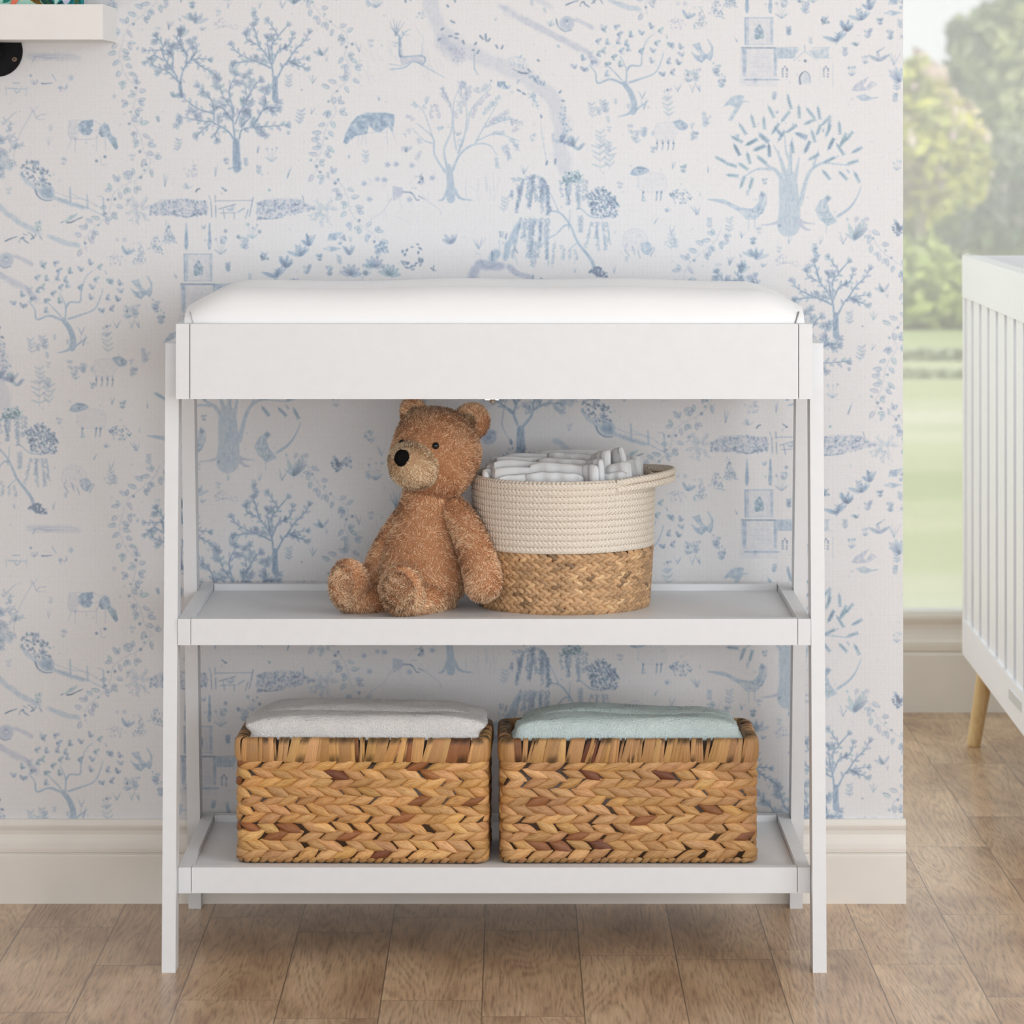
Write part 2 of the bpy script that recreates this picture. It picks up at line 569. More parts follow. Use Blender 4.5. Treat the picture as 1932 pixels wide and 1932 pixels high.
    def sprig(p, h, a=.35, c='l', kind=None):
        """little meadow plant rooted at p (dots)"""
        kind = rng.integers(4) if kind is None else kind
        if kind == 0:                                           # grass tuft
            for k in range(rng.integers(3, 6)):
                t = rng.uniform(-.8, .8)
                hh = h * rng.uniform(.6, 1.1)
                q = (p[0] + t * hh * .9, p[1] - hh)
                seg(p, ((p[0] * .5 + q[0] * .5) - t, (p[1] + q[1]) / 2 + 1), 1.3, 1.2, a * .8, c)
                seg(((p[0] * .5 + q[0] * .5) - t, (p[1] + q[1]) / 2 + 1), q, 1.2, .7, a * .8, c)
        elif kind == 1:                                         # flower
            for t in (-.5, .1, .6):
                q = (p[0] + t * h * .6, p[1] - h * rng.uniform(.7, 1.05))
                seg(p, q, .9, .8, a * .6, c)
                dot(q, rng.uniform(1.5, 3.2), a * rng.uniform(.4, .9), 'r')
            for t in (-1, 1):
                leaf(p, -math.pi / 2 + t * .9, h * .5, 1.6, a * .4, a * .6, c)
        elif kind == 2:                                         # leaves on a stalk
            q = (p[0] + rng.normal(0, 2), p[1] - h)
            seg(p, q, 1, .8, a * .6, c)
            for k in range(4):
                t = (k + .6) / 4.4
                b = (p[0] + (q[0] - p[0]) * t, p[1] + (q[1] - p[1]) * t)
                for s in (-1, 1):
                    leaf(b, -math.pi / 2 + s * rng.uniform(.7, 1.2), h * .33, 1.5, a * .4, a * .6, c)
        else:                                                   # broad leaves
            for k in range(5):
                leaf(p, -math.pi / 2 + rng.uniform(-1.25, 1.25), h * rng.uniform(.6, 1.1), h * .11 + .6, a * .55, a * .55, c)

    def stipple(pts, n, r=(.7, 1.5), a=(.25, .7), c='r', tick=0., bias=None):
        Q = np.array([A(p) for p in pts])
        lo, hi = Q.min(0), Q.max(0)
        k = 0
        while k < n:
            p = rng.uniform(lo, hi)
            ins = False
            for i in range(len(Q)):
                (xa, ya), (xb, yb) = Q[i], Q[i - 1]
                if (ya > p[1]) != (yb > p[1]) and p[0] < (xb - xa) * (p[1] - ya) / (yb - ya) + xa:
                    ins = not ins
            if not ins:
                k += .15
                continue
            k += 1
            if tick:
                t = rng.uniform(0, math.pi) if bias is None else bias + rng.normal(0, .5)
                leaf((p[0], p[1]), t, tick * rng.uniform(.7, 1.3), rng.uniform(.8, 1.6), rng.uniform(*a) * .5, rng.uniform(*a) * .7, c)
            else:
                dot(tuple(p), rng.uniform(*r), rng.uniform(*a), c)

    def foliage(Q, ln, wd, step, a, c='r', twig=.35, tl=14, up=0.):
        """leaves and side twigs along a finished branch (dots)"""
        acc = 0.
        side = 1
        for i in range(len(Q) - 1):
            d = math.hypot(Q[i + 1][0] - Q[i][0], Q[i + 1][1] - Q[i][1])
            ang = math.atan2(Q[i + 1][1] - Q[i][1], Q[i + 1][0] - Q[i][0])
            acc += d
            if acc < step or i < len(Q) * .22:
                continue
            acc = 0
            side = -side
            p = Q[i]
            if rng.random() < twig:
                t = ang + side * rng.uniform(.5, 1.1)
                n = 4
                L = tl * rng.uniform(.6, 1.3)
                R = [p]
                for k in range(n):
                    t += rng.normal(0, .12) - up * .1
                    R.append((R[-1][0] + math.cos(t) * L / n, R[-1][1] + math.sin(t) * L / n))
                for k in range(n):
                    seg(R[k], R[k + 1], 1.2, 1., a * .7, c)
                    for s in (-1, 1):
                        leaf(R[k + 1], t + s * rng.uniform(.5, 1.0), ln * rng.uniform(.75, 1.1), wd * rng.uniform(.7, .95), a * rng.uniform(.08, .5), a * rng.uniform(.35, .95), 'r' if c == 'r' else c)
                leaf(R[-1], t, ln, wd, a * .5, a * .7, c)
            else:
                leaf(p, ang + side * rng.uniform(.5, 1.1), ln * rng.uniform(.8, 1.2), wd, a * rng.uniform(.25, .7), a * rng.uniform(.5, .9), c)
        t = math.atan2(Q[-1][1] - Q[-2][1], Q[-1][0] - Q[-2][0])
        for s in (-.6, 0, .6):
            leaf(Q[-1], t + s, ln, wd, a * .4, a * .8, c)

    def tree(trunk, tw, branches, ln=9, wd=2.2, step=4.5, a=.5, twig=.45, tl=16, ta=.38, bw=3.2, c='b'):
        def f():
            line(trunk, tw[0], tw[1], ta * 1.5, c, 1.4)
            for b in branches:
                line(b, bw, 1.1, ta * 1.6, c, 1.)
        layer(f, ta * 1.15)
        Qt = [A(p) for p in trunk]
        for k in range(int(14 * tw[0] / 8)):                     # bark hatching
            i = rng.integers(len(Qt) - 1)
            t = rng.random()
            p = (Qt[i][0] * (1 - t) + Qt[i + 1][0] * t + rng.normal(0, tw[0] * .22), Qt[i][1] * (1 - t) + Qt[i + 1][1] * t)
            q = (p[0] + (Qt[i + 1][0] - Qt[i][0]) * .25, p[1] + (Qt[i + 1][1] - Qt[i][1]) * .25)
            seg(p, q, 1.2, .8, ta * .8, 'r')
        for b in branches:
            Q = smooth([A(p) for p in b], 10)
            for i in range(0, len(Q) - 1, 2):
                if rng.random() < .5:
                    seg(Q[i], Q[i + 1], 1.5, 1.3, a * .45, 's')
            foliage(Q, ln, wd, step, a, 'r', twig, tl)

    def vine(path, a=.6):
        Q = smooth(path, 7)
        for i in range(len(Q) - 1):
            seg(Q[i], Q[i + 1], 1., 1., a * .35, 'l')
        acc, side = 0., 1
        for i in range(1, len(Q) - 1):
            acc += math.hypot(Q[i][0] - Q[i - 1][0], Q[i][1] - Q[i - 1][1])
            if acc < 6.8:
                continue
            acc = 0
            side = -side
            ang = math.atan2(Q[i][1] - Q[i - 1][1], Q[i][0] - Q[i - 1][0])
            off = rng.uniform(2, 13)
            p = (Q[i][0] + math.cos(ang + side * 1.4) * off, Q[i][1] + math.sin(ang + side * 1.4) * off)
            seg(Q[i], p, .8, .8, a * .3, 'l')
            if rng.random() < .22:
                dot((p[0] + side * 4, p[1]), rng.uniform(1.8, 2.8), a * 1.0, 'ts'[rng.integers(2)])
            else:
                t = ang + side * rng.uniform(.5, 1.5)
                leaf(p, t, rng.uniform(12, 17), rng.uniform(3.2, 4.4), a * .26, a * .85, 'r')
                if rng.random() < .6:
                    leaf(p, t + side * rng.uniform(.8, 1.3), rng.uniform(10, 14), rng.uniform(2.8, 3.8), a * .22, a * .8, 'r')

    def frond(p, ang, L, ln=5., a=.42, droop=.05, step=3., c='r'):
        ln *= 1.25
        step *= 1.2
        ang += rng.normal(0, .06)
        """feathery frond of small ticks in pairs"""
        x, y = p
        n = max(2, int(L / step))
        for k in range(n):
            ang += droop * (1 if math.cos(ang) >= 0 else -1) * (1 if math.sin(ang) < .97 else 0)
            nx, ny = x + math.cos(ang) * step, y + math.sin(ang) * step
            seg((x, y), (nx, ny), .7, .7, a * .16, 'l')
            for s in (-1, 1):
                if rng.random() < .88:
                    leaf((nx, ny), ang + s * rng.uniform(.5, .95), ln * rng.uniform(.7, 1.1), .95, a * rng.uniform(.2, .5), a * rng.uniform(.4, 1.), c)
            x, y = nx, ny

    # ---- washes first: stream, roads, ponds
    crop(640, 0, 4.391)
    wash([(760, -60), (790, 160), (900, 330), (1150, 470), (1400, 560), (1600, 680), (1760, 830), (1830, 1020), (1830, 1250), (1870, 1400)], 27, .075)
    wash([(1330, 50), (1600, 200), (1760, 280), (1950, 380), (2150, 520)], 13, .13)
    wash([(1640, -10), (1760, 60)], 9, .10)
    wash([(860, 350), (1000, 480)], 26, .13)
    crop(0, 140, 5.682)
    wash([(-60, 1390), (30, 1450), (250, 1620), (420, 1700)], 10, .16, 'b')
    wash([(540, 1740), (700, 1810), (830, 1835)], 9, .16, 'b')
    wash([(230, 1080), (400, 1240), (700, 1370), (900, 1430)], 8, .15, 'b')
    wash([(0, 900), (100, 1000)], 14, .16, 'b')
    wash([(290, -200), (560, -190), (850, -180)], 13, .07, 'l')
    for k in range(16):
        yy = rng.uniform(-235, -150); xx = rng.uniform(250, 700)
        line([(xx, yy), (xx + rng.uniform(60, 200), yy + rng.normal(0, 4))], 1.2, .8, .26, 'l')
    crop(1060, 0, 5.682)
    wash([(130, 200), (250, 260), (340, 300)], 7, .12)
    # ---- ogee vines
    vine([(303, -16), (292, 8), (270, 28), (242, 52), (230, 84), (226, 110), (236, 140), (256, 168), (254, 195), (248, 225), (264, 255), (272, 285), (284, 308), (264, 335), (238, 348), (214, 366), (208, 392), (196, 414), (176, 432), (160, 452), (164, 474)])
    vine([(578, -16), (592, 8), (604, 26), (628, 46), (652, 62), (656, 84), (650, 104), (660, 126), (658, 148), (640, 166), (624, 186), (634, 210), (616, 240), (610, 265), (604, 290), (594, 312), (612, 332), (642, 346), (656, 374), (662, 400), (682, 426), (702, 440), (728, 468)])
    # ---- the three garden trees
    crop(230, 0, 4.2)
    tree([(472, 760), (462, 690), (462, 640)], (7, 5), [
        [(462, 650), (485, 560), (530, 490), (600, 465), (690, 470)], [(450, 650), (400, 600), (340, 555), (250, 520)], [(440, 620), (400, 550), (330, 450), (320, 350), (270, 290)],
        [(510, 510), (510, 420), (440, 320), (450, 250)], [(400, 540), (400, 440), (340, 400), (190, 400)], [(540, 480), (590, 400), (580, 320)], [(520, 440), (460, 380), (400, 400)], [(560, 470), (620, 520), (690, 560)], [(330, 480), (250, 440), (190, 490)]],
        ln=9, wd=2., step=5.4, a=.46, tl=12, ta=.55, twig=.2)
    tree([(1215, 790), (1213, 700), (1213, 620)], (11, 9), [
        [(1200, 620), (1180, 500), (1090, 370), (1000, 320), (980, 280)], [(1180, 540), (1110, 505), (1040, 480), (920, 420), (870, 360)], [(1230, 620), (1290, 510), (1350, 480), (1460, 465)],
        [(1190, 510), (1240, 400), (1280, 380)], [(1085, 365), (1060, 260), (1040, 210)], [(1190, 480), (1190, 350), (1235, 285), (1160, 170)], [(1235, 290), (1310, 205)], [(1300, 510), (1370, 400), (1450, 320), (1480, 260)],
        [(1330, 490), (1400, 520), (1460, 540)], [(1180, 500), (1160, 380), (1150, 300)], [(1250, 400), (1330, 350), (1350, 280)], [(1040, 480), (960, 490), (900, 500)]],
        ln=9.5, wd=2.1, step=5.8, a=.5, tl=12, ta=.55, twig=.2)
    tree([(912, 1335), (908, 1230), (905, 1120)], (15, 12), [
        [(890, 1110), (840, 1040), (720, 970), (640, 960), (470, 930)], [(895, 1100), (880, 960), (870, 860), (800, 760), (760, 630)], [(930, 1100), (950, 1030), (1040, 1010), (1190, 1000), (1300, 990)],
        [(1040, 1000), (1110, 880), (1140, 800), (1120, 720)], [(900, 980), (940, 880), (990, 790), (960, 620)], [(725, 970), (730, 880), (700, 780), (610, 690)], [(730, 900), (600, 860), (480, 770)], [(1110, 880), (1170, 850), (1230, 860)],
        [(990, 790), (1050, 680), (1090, 640)], [(880, 960), (800, 860), (760, 850)], [(700, 980), (650, 1020), (600, 1070)], [(950, 1000), (1020, 920), (990, 890)], [(1050, 1010), (1110, 1040), (1130, 1060)], [(780, 1000), (740, 1060), (750, 1100)], [(890, 900), (850, 720), (900, 600)]],
        ln=11, wd=2.7, step=6.2, a=.46, tl=16, ta=.55, twig=.2)
    line([(840, 1340), (900, 1325), (960, 1345)], 3, 1, .4, 'b')
    for x, y, h, k in ((440, 1200, 24, 2), (340, 1475, 22, 0), (740, 1395, 22, 0), (1185, 1280, 28, 1), (1310, 1410, 20, 0), (1085, 1385, 18, 2), (1075, 1210, 14, 0), (1510, 660, 16, 0), (410, 770, 18, 3), (1320, 700, 26, 2), (1400, 990, 30, 2), (290, 970, 12, 2), (560, 160, 22, 3), (1590, 440, 18, 3), (985, 1320, 16, 2), (830, 1300, 10, 1), (1500, 900, 10, 0), (1880, 410, 18, 0), (370, 220, 12, 0), (1050, 130, 8, 1)):
        sprig(A((x, y)), h, .42, 'r', k)
    dot(A((558, 45)), 3.5, .22, 'b', 3)
    dot(A((1425, 712)), 1.2, .8, 'n')
    stipple([(490, 1400), (540, 1330), (560, 1260), (600, 1310), (600, 1420)], 55, a=(.15, .4), c='l')      # rabbit
    stipple([(730, 210), (740, 160), (800, 140), (840, 190), (920, 200), (930, 240), (840, 215)], 40, a=(.12, .3), c='l')
    line([(730, 195), (790, 150)], 1.5, 1, .4, 'l'); line([(740, 230), (830, 210), (910, 240)], 1.2, 1, .35, 'l')
    # hedge and gate
    for P in ([(215, 1640), (300, 1580), (500, 1575), (680, 1590), (680, 1700), (500, 1715), (220, 1700)], [(1065, 1600), (1200, 1570), (1400, 1575), (1540, 1650), (1400, 1690), (1200, 1730), (1070, 1735)]):
        poly(P, .12, 'l', mottled=.8)
        stipple(P, 190, c='r', tick=4.2, a=(.15, .6))
    line([(400, 1690), (520, 1720), (600, 1690)], 1.6, 1.4, .75, 's'); line([(1080, 1720), (1150, 1735), (1280, 1720)], 1.6, 1.4, .7, 's')
    line([(570, 1640), (610, 1690)], 1.6, 1.2, .8, 'n')
    for x0, y0, x1, y1, w in ((740, 1550, 740, 1600, 1.8), (742, 1630, 745, 1720, 1.6), (705, 1590, 712, 1720, 1.5), (1040, 1565, 1010, 1715, 1.8), (1000, 1660, 980, 1730, 1.4), (745, 1592, 1035, 1588, 1.1), (770, 1655, 900, 1620, 1.8), (800, 1650, 815, 1730, 1.4), (890, 1685, 892, 1735, 1.4), (780, 1690, 900, 1685, 1.1), (920, 1680, 970, 1650, 1.7), (1430, 1550, 1440, 1590, 1.6), (690, 1550, 700, 1580, 1.2)):
        line([(x0, y0), (x1, y1)], w, w, .75, 's')
    line([(585, 1520), (600, 1500), (620, 1495)], 2.2, 1.2, .85, 'n'); line([(790, 1485), (810, 1500), (830, 1510), (810, 1515)], 1.6, 1.2, .7, 's'); dot(A((1168, 1507)), 2.4, .5, 't')
    for bx, by in ((140, 1660), (1600, 1680)):
        for t in np.linspace(-2.9, 2.9, 9):
            if abs(t) > .2:
                frond(A((bx, by)), t + .25 + rng.normal(0, .1), 26, 5.5, .26, .05, 4.)
    # ---- pines, small flowers between hedge and church
    for P, n in (([(350, 1740), (440, 1930), (310, 1940)], 70), ([(250, 1860), (300, 1990), (200, 1990)], 40)):
        stipple(P, n, a=(.2, .55), c='r', r=(.7, 1.3))
    crop(0, 420, 4.026)
    for P, n in (([(1070, 150), (1125, 320), (995, 320)], 90), ([(1190, 80), (1250, 240), (1150, 230)], 60), ([(1280, 0), (1345, 155), (1235, 150)], 80)):
        stipple(P, n, a=(.2, .55), c='r', r=(.7, 1.3))
    stipple([(810, 260), (870, 230), (930, 260), (910, 330), (840, 330)], 50, a=(.15, .4), c='l')
    dot(A((945, 130)), 4, .22, 'l', 3); dot(A((890, 130)), 3, .2, 'l', 3); sprig(A((960, 240)), 20, .35, 'b', 3)
    # ---- round-headed fruit tree with paired leaves
    crop(1060, 0, 5.682)

    def trunk2():
        line([(760, 1200), (775, 1120), (740, 1000), (665, 890)], 12, 8, .6, 'b', 1.5)
        line([(660, 900), (520, 850), (385, 890), (360, 780), (290, 690)], 4.5, 1.2, .55, 'b', 1.)
        line([(645, 860), (570, 780), (480, 690)], 2.5, 1.2, .55, 'b', 1.)
        line([(690, 880), (690, 740), (625, 600)], 3, 1.2, .5, 'b', 1.)
        line([(695, 760), (740, 705), (845, 700), (860, 590), (905, 440), (980, 370)], 4, 1, .42, 'b', 1.)
        line([(720, 885), (830, 850), (1000, 780), (1070, 640), (1090, 560)], 4, 1, .42, 'b', 1.)
        line([(760, 1190), (690, 1230), (600, 1250)], 5, 1, .5, 'b', 1.2)
        line([(780, 1190), (860, 1130), (930, 1080)], 4, 1, .4, 'b', 1.2)
    layer(trunk2, .46)
    for x, y in ((440, 320), (570, 280), (600, 370), (370, 440), (480, 470), (590, 460), (730, 390), (860, 370), (955, 300), (1040, 330), (430, 550), (620, 550), (700, 540), (830, 550), (980, 560), (1000, 460), (1170, 500), (1270, 520), (220, 640), (320, 660), (470, 680), (540, 610), (620, 710), (960, 670), (1130, 670), (1250, 690), (140, 730), (240, 760), (470, 810), (1090, 810), (1170, 780), (380, 590), (680, 480), (1290, 600)):
        t = rng.uniform(-2.6, .3)
        k = rng.uniform(.65, 1.)
        leaf(A((x, y)), t, 11, 2.8, .38 * k, .5 * k, 'r')
        leaf(A((x, y)), t + 1.3, 8, 2.2, .3 * k, .45 * k, 'b')
        dot(A((x, y)), 1.8, .6 * k, 's')
        if rng.random() < .6:
            q = A((x, y)); seg(q, (q[0] + rng.normal(0, 8), q[1] + 9), .8, .8, .12, 'l')
    for x, y, h, k in ((880, 1170, 20, 0), (1350, 880, 20, 1), (1440, 880, 18, 2), (1130, 1060, 18, 1), (1660, 820, 16, 2), (1720, 920, 12, 1), (480, 1220, 22, 2), (400, 1240, 16, 2), (420, 1600, 36, 2), (500, 1640, 22, 2), (800, 1530, 20, 1), (880, 1460, 16, 2), (1560, 1330, 14, 1), (1430, 1480, 12, 1), (1240, 980, 14, 0), (1480, 980, 14, 0), (130, 1540, 18, 3), (1880, 1520, 14, 2)):
        sprig(A((x, y)), h, .34, 'r', k)
    dot(A((1350, 803)), 2.6, .6, 's'); dot(A((1132, 965)), 2.5, .55, 's'); dot(A((1525, 1220)), 4.2, .25, 'b', 2.5)
    # swallow
    poly([(1400, 480), (1475, 460), (1500, 540), (1560, 590), (1610, 530), (1565, 420), (1620, 500), (1620, 590), (1595, 650), (1550, 620), (1500, 670), (1440, 640), (1390, 560), (1450, 600), (1500, 590)], .34, 'b', .3)
    # log end
    dot(A((55, 250)), 13, .16, 'l', 6)
    for r in (5, 9, 13):
        pts = [(55 + r * 5.68 * math.cos(t), 250 + r * 5.2 * math.sin(t)) for t in np.linspace(0, 6.28, 14)]
        line(pts, 1.1, 1.1, .3, 'b')
    line([(-60, 200), (-40, 280), (30, 335), (110, 320)], 2, 1.2, .7, 's')
    dot(A((50, 225)), 3, .4, 'b', 2)
    line([(45, 50), (160, 5)], 2.2, 1, .8, 's'); line([(215, 20), (300, 75)], 1.4, 1, .7, 's'); line([(330, -20), (350, 30)], 1.4, 1, .7, 's'); line([(420, 0), (440, 40)], 1.3, .9, .6, 's')
    # second sheep
    poly([(1010, 1330), (1150, 1310), (1260, 1360), (1200, 1480), (1130, 1520), (1030, 1500), (990, 1430)], .04, 'l', .18, True)
    poly([(1195, 1305), (1270, 1290), (1345, 1340), (1320, 1390), (1250, 1380)], .35, 'b', .35, True)
    for x in (1290, 1310):
        dot(A((x, 1330 + (x - 1290) * 2)), 1.4, .7, 'n')
    for x in (1020, 1080, 1140, 1195):
        line([(x, 1500), (x + 4, 1560), (x - 6, 1610)], 1.6, 1.2, .55, 's'); dot(A((x, 1535)), 1.5, .7, 'n')
    # ---- church and birds, diagonal flower rows
    crop(1340, 0, 5.22)
    for x in (362, 592):
        poly([(x - 4, -130), (x + 4, -130), (x + 18, 80), (x + 8, 130), (x - 10, 125), (x - 18, 80)], .5, 'b', .15, mottled=1.3)
    poly([(340, 175), (380, 175), (380, 440), (345, 440)], .2, 'b'); poly([(585, 175), (622, 175), (622, 440), (600, 440)], .16, 'b'); poly([(340, 175), (620, 175), (620, 440), (340, 440)], .07, 'l')
    for q in ([(340, 175), (615, 175)], [(342, 180), (345, 440)], [(600, 180), (605, 440)], [(350, 438), (610, 436)]):
        line(q, 1.5, 1.5, .75, 'b', jit=.4)
    poly([(440, 290), (480, 235), (525, 290), (525, 385), (440, 385)], .3, 'b')
    stipple([(440, 290), (480, 235), (525, 290), (525, 385), (440, 385)], 60, r=(.8, 1.3), a=(.3, .7), c='t')
    line([(310, 470), (640, 472)], 2.6, 2.4, 1.1, 's', sm=False); line([(640, 474), (860, 470)], 1.8, 1.6, .75, 'b', sm=False); line([(1000, 472), (1180, 468)], 1.4, 1.4, .42, 'b', sm=False)
    poly([(315, 480), (355, 480), (355, 750), (320, 750)], .28, 'b'); poly([(625, 480), (655, 480), (655, 750), (630, 750)], .28, 'b'); poly([(300, 480), (660, 480), (660, 850), (290, 850)], .07, 'l')
    line([(335, 785), (680, 785)], 2., 1.8, .95, 'b', sm=False)
    for y in (560, 620, 660, 700):
        line([(380, y), (600, y + 6)], 1., 1., .14, 'l')
    poly([(660, 480), (880, 480), (820, 572), (665, 572)], .24, 'b'); poly([(960, 500), (1160, 475), (1170, 570), (1040, 572)], .2, 'b')
    for x in (665, 700, 745, 760, 790, 830):
        line([(x, 485), (x, 568)], 1.2, 1.2, .35, 'b')
    line([(820, 600), (930, 505), (1050, 590)], 1.6, 1.4, .42, 'b', sm=False); line([(930, 450), (932, 495)], 1.6, 1.2, .6, 's'); line([(665, 572), (820, 572)], 1.2, 1.2, .35, 'b'); line([(1040, 572), (1210, 575)], 1.2, 1.2, .4, 'b')
    dot(A((936, 600)), 2.6, .9, 'n')
    line([(890, 830), (884, 750), (930, 705), (975, 740), (988, 820)], 2.2, 1., .8, 's'); line([(884, 830), (880, 760), (915, 712)], 1.6, 1.6, .8, 'n'); poly([(895, 830), (895, 750), (930, 715), (970, 750), (980, 830)], .15, 'b')
    for x in (735, 1140):
        for dx, dy in ((0, 658), (-20, 678), (20, 680), (-22, 700), (22, 700), (-22, 725), (20, 730), (-20, 750), (18, 755)):
            dot(A((x + dx, dy)), 1.6, .75 if dy < 690 else .45, 'n')
    line([(1205, 640), (1210, 850)], 2, 2, .2, 'l'); line([(1080, 640), (1085, 830)], 1.2, 1.2, .15, 'l')
    poly([(130, 1050), (200, 960), (260, 938), (330, 945), (320, 990), (385, 1000), (325, 1005), (290, 1060), (210, 1190), (175, 1185), (250, 1060), (190, 1030)], .32, 'b', .12)
    poly([(1435, 830), (1560, 755), (1500, 850), (1530, 870), (1590, 800), (1640, 832), (1560, 885), (1460, 895), (1390, 890)], .26, 'l', .22)
    poly([(1440, 950), (1520, 930), (1585, 962), (1655, 958), (1585, 975), (1530, 995), (1480, 985)], .26, 'b', .22)
    for x, y, h, k in ((1240, 440, 22, 2), (1340, 310, 18, 3), (1465, 210, 24, 2), (1570, 110, 22, 2), (1445, 450, 12, 3), (1560, 350, 14, 2), (1680, 235, 9, 1), (1330, 560, 18, 2), (1390, 745, 16, 1), (1525, 625, 14, 1), (1770, 385, 14, 2), (1810, 640, 24, 0), (930, 110, 20, 1), (780, 350, 16, 2), (720, 70, 14, 1), (625, 990, 16, 2), (60, 720, 18, 1), (110, 860, 16, 1), (1120, 230, 14, 0), (1840, 900, 24, 2), (1820, 1010, 18, 2)):
        sprig(A((x, y)), h, .46, 'r', k)
    for q in ([(1640, 515), (1720, 465)], [(1660, 500), (1690, 490)]):
        line(q, 2, 1.2, .55, 's')
    for x, y in ((880, 15), (1105, 200), (1165, 220)):
        dot(A((x, y)), 2.2, .5, 's')
    line([(1095, 190), (1110, 230)], 2, 1.2, .7, 'n')
    # ---- oak with pheasants, sheep
    crop(1150, 260, 3.45)

    def oak():
        line([(1165, 570), (1172, 470), (1165, 330), (1160, 260)], 42, 30, .5, 'b', 3)
        for b in ([(1140, 300), (1085, 215), (1040, 190), (960, 130)], [(1150, 260), (1110, 130), (1070, 50)], [(1170, 260), (1180, 100), (1190, 0)], [(1205, 280), (1235, 130)], [(1240, 430), (1290, 250), (1350, 180), (1490, 120)], [(1060, 205), (960, 205), (850, 270)], [(1330, 190), (1400, 165), (1560, 180)], [(1180, 170), (1150, 90), (1140, -20)], [(1330, 180), (1360, 80)]):
            line(b, 9 if b[0][1] > 250 else 5, 1.6, .46, 'b', 1.5)
        line([(1120, 540), (1060, 560), (980, 570)], 6, 1, .4, 'l', 2); line([(1220, 540), (1270, 590), (1310, 600)], 8, 1, .4, 'l', 2); line([(1220, 520), (1260, 550), (1340, 560)], 8, 1, .36, 'l', 2)
    layer(oak, .24)
    for k in range(46):
        x = rng.normal(1170, 26); y = rng.uniform(240, 560); p = A((x, y)); q = A((x + rng.normal(0, 4), y + rng.uniform(20, 60)))
        seg(p, q, 1.1, .7, .16, 'b')
    for b in ([(1140, 300), (1085, 215), (960, 130)], [(1235, 420), (1290, 250), (1350, 180), (1490, 120)], [(1060, 205), (960, 205)], [(1150, 260), (1110, 130)], [(1185, 240), (1180, 100)]):
        line(b, 1.2, 1., .3, 'b', jit=.5)

    def oakleaf(x, y, t, L=20, k=1.):
        p = A((x, y))
        for s in np.linspace(.1, .95, 5):
            c = (p[0] + math.cos(t) * L * (s - .5), p[1] + math.sin(t) * L * (s - .5))
            dot(c, 2.9 * (1 - abs(s - .5)) * k, .2, 'b', 1.6)
            for sd in (-1, 1):
                leaf(c, t + sd * .9, 4.6 * k, 1.4, .2, .26, 'tb'[rng.integers(2)])
        seg((p[0] - math.cos(t) * L * .6, p[1] - math.sin(t) * L * .6), (p[0] + math.cos(t) * L * .5, p[1] + math.sin(t) * L * .5), 1.6, 1.2, .36, 's' if rng.random() < .6 else 't')
    for x, y, t in ((720, 140, .5), (790, 175, .3), (870, 185, .6), (800, 245, .1), (865, 290, -1.2), (920, 300, -1.3), (1410, 240, .9), (1520, 245, .8), (1610, 255, 1.1), (1580, 160, -.3), (1610, 80, -.5), (1430, 145, -.5), (1330, 125, -.5), (990, 140, .7), (905, 130, 1.3), (830, 80, 1.1), (920, 30, -.5), (1000, 5, .7), (1040, 80, 1.5), (970, 65, -.4), (1290, 60, -1.2), (1440, 40, -1.1), (1520, 30, -.9), (1190, 60, 1.4), (1250, -20, .3), (1100, -40, .9), (1360, -50, -1.2), (1430, -80, -1.5), (1560, -10, -.9)):
        oakleaf(x, y, t)
    crop(1340, 0, 5.22)
    for x, y, t in ((600, 1100, 1.1), (420, 1190, 1.3), (530, 1210, 1.5), (320, 1270, 1.0), (640, 1270, -1.), (780, 1010, 1.3), (740, 1150, -.9), (875, 1100, 1.5), (985, 1110, .9), (1070, 1110, 1.4), (980, 1200, -.4), (1140, 1190, -.8), (1160, 1290, -1.2), (1275, 1260, 1.5), (1310, 1370, -1.1), (1190, 1420, -1.1), (950, 1450, -1.1), (1015, 1340, 1.3), (700, 1340, -1.), (800, 1270, -.6), (530, 1350, .7), (410, 1400, -.5), (260, 1370, .5), (490, 1460, -.4), (260, 1470, 1.1), (1280, 1470, 1.), (890, 1340, .5), (580, 1480, 1.5)):
        oakleaf(x, y, t, 22)
    crop(1150, 260, 3.45)
    poly([(975, 372), (998, 350), (1018, 370), (1022, 425), (1000, 480), (950, 530), (890, 528), (858, 488), (760, 432), (640, 402), (740, 402), (850, 455), (930, 465), (975, 420)], .22, 'b', .28)
    poly([(1400, 392), (1420, 372), (1445, 392), (1415, 425), (1430, 480), (1480, 545), (1420, 572), (1365, 525), (1340, 470), (1372, 410)], .22, 'b', .32)
    for x, y in ((998, 375), (1422, 395)):
        dot(A((x, y)), 3.6, .4, 's', 1.5)
    line([(1480, 515), (1560, 460), (1610, 390), (1640, 310)], 5, 1, .3, 'b', 1.5); line([(1490, 500), (1580, 430), (1640, 320)], 1., .8, .4, 'b')
    for x0, y0, x1, y1 in ((905, 530, 905, 600), (945, 530, 945, 590), (1412, 570, 1412, 625), (700, 400, 640, 400)):
        line([(x0, y0), (x1, y1)], 1.4, 1., .42, 'b')
    stipple([(900, 470), (1000, 440), (1000, 490), (940, 525), (895, 520)], 40, a=(.2, .5), c='b'); stipple([(1355, 470), (1390, 420), (1460, 550), (1400, 560)], 40, a=(.2, .5), c='t')
    poly([(135, 235), (160, 200), (205, 188), (255, 210), (225, 232), (170, 245)], .36, 'b', .4, True); line([(180, 195), (235, 200)], 1.8, 1.6, .8, 'n'); dot(A((195, 222)), 2, .7, 's')
    poly([(190, 240), (260, 225), (350, 240), (372, 300), (345, 350), (210, 345), (185, 295)], .035, 'l', .16, True)
    for x in (220, 310, 338):
        line([(x, 345), (x - 3, 380), (x - 6, 410)], 2.2, 1.8, .5, 'b'); dot(A((x, 355)), 1.8, .6, 's')
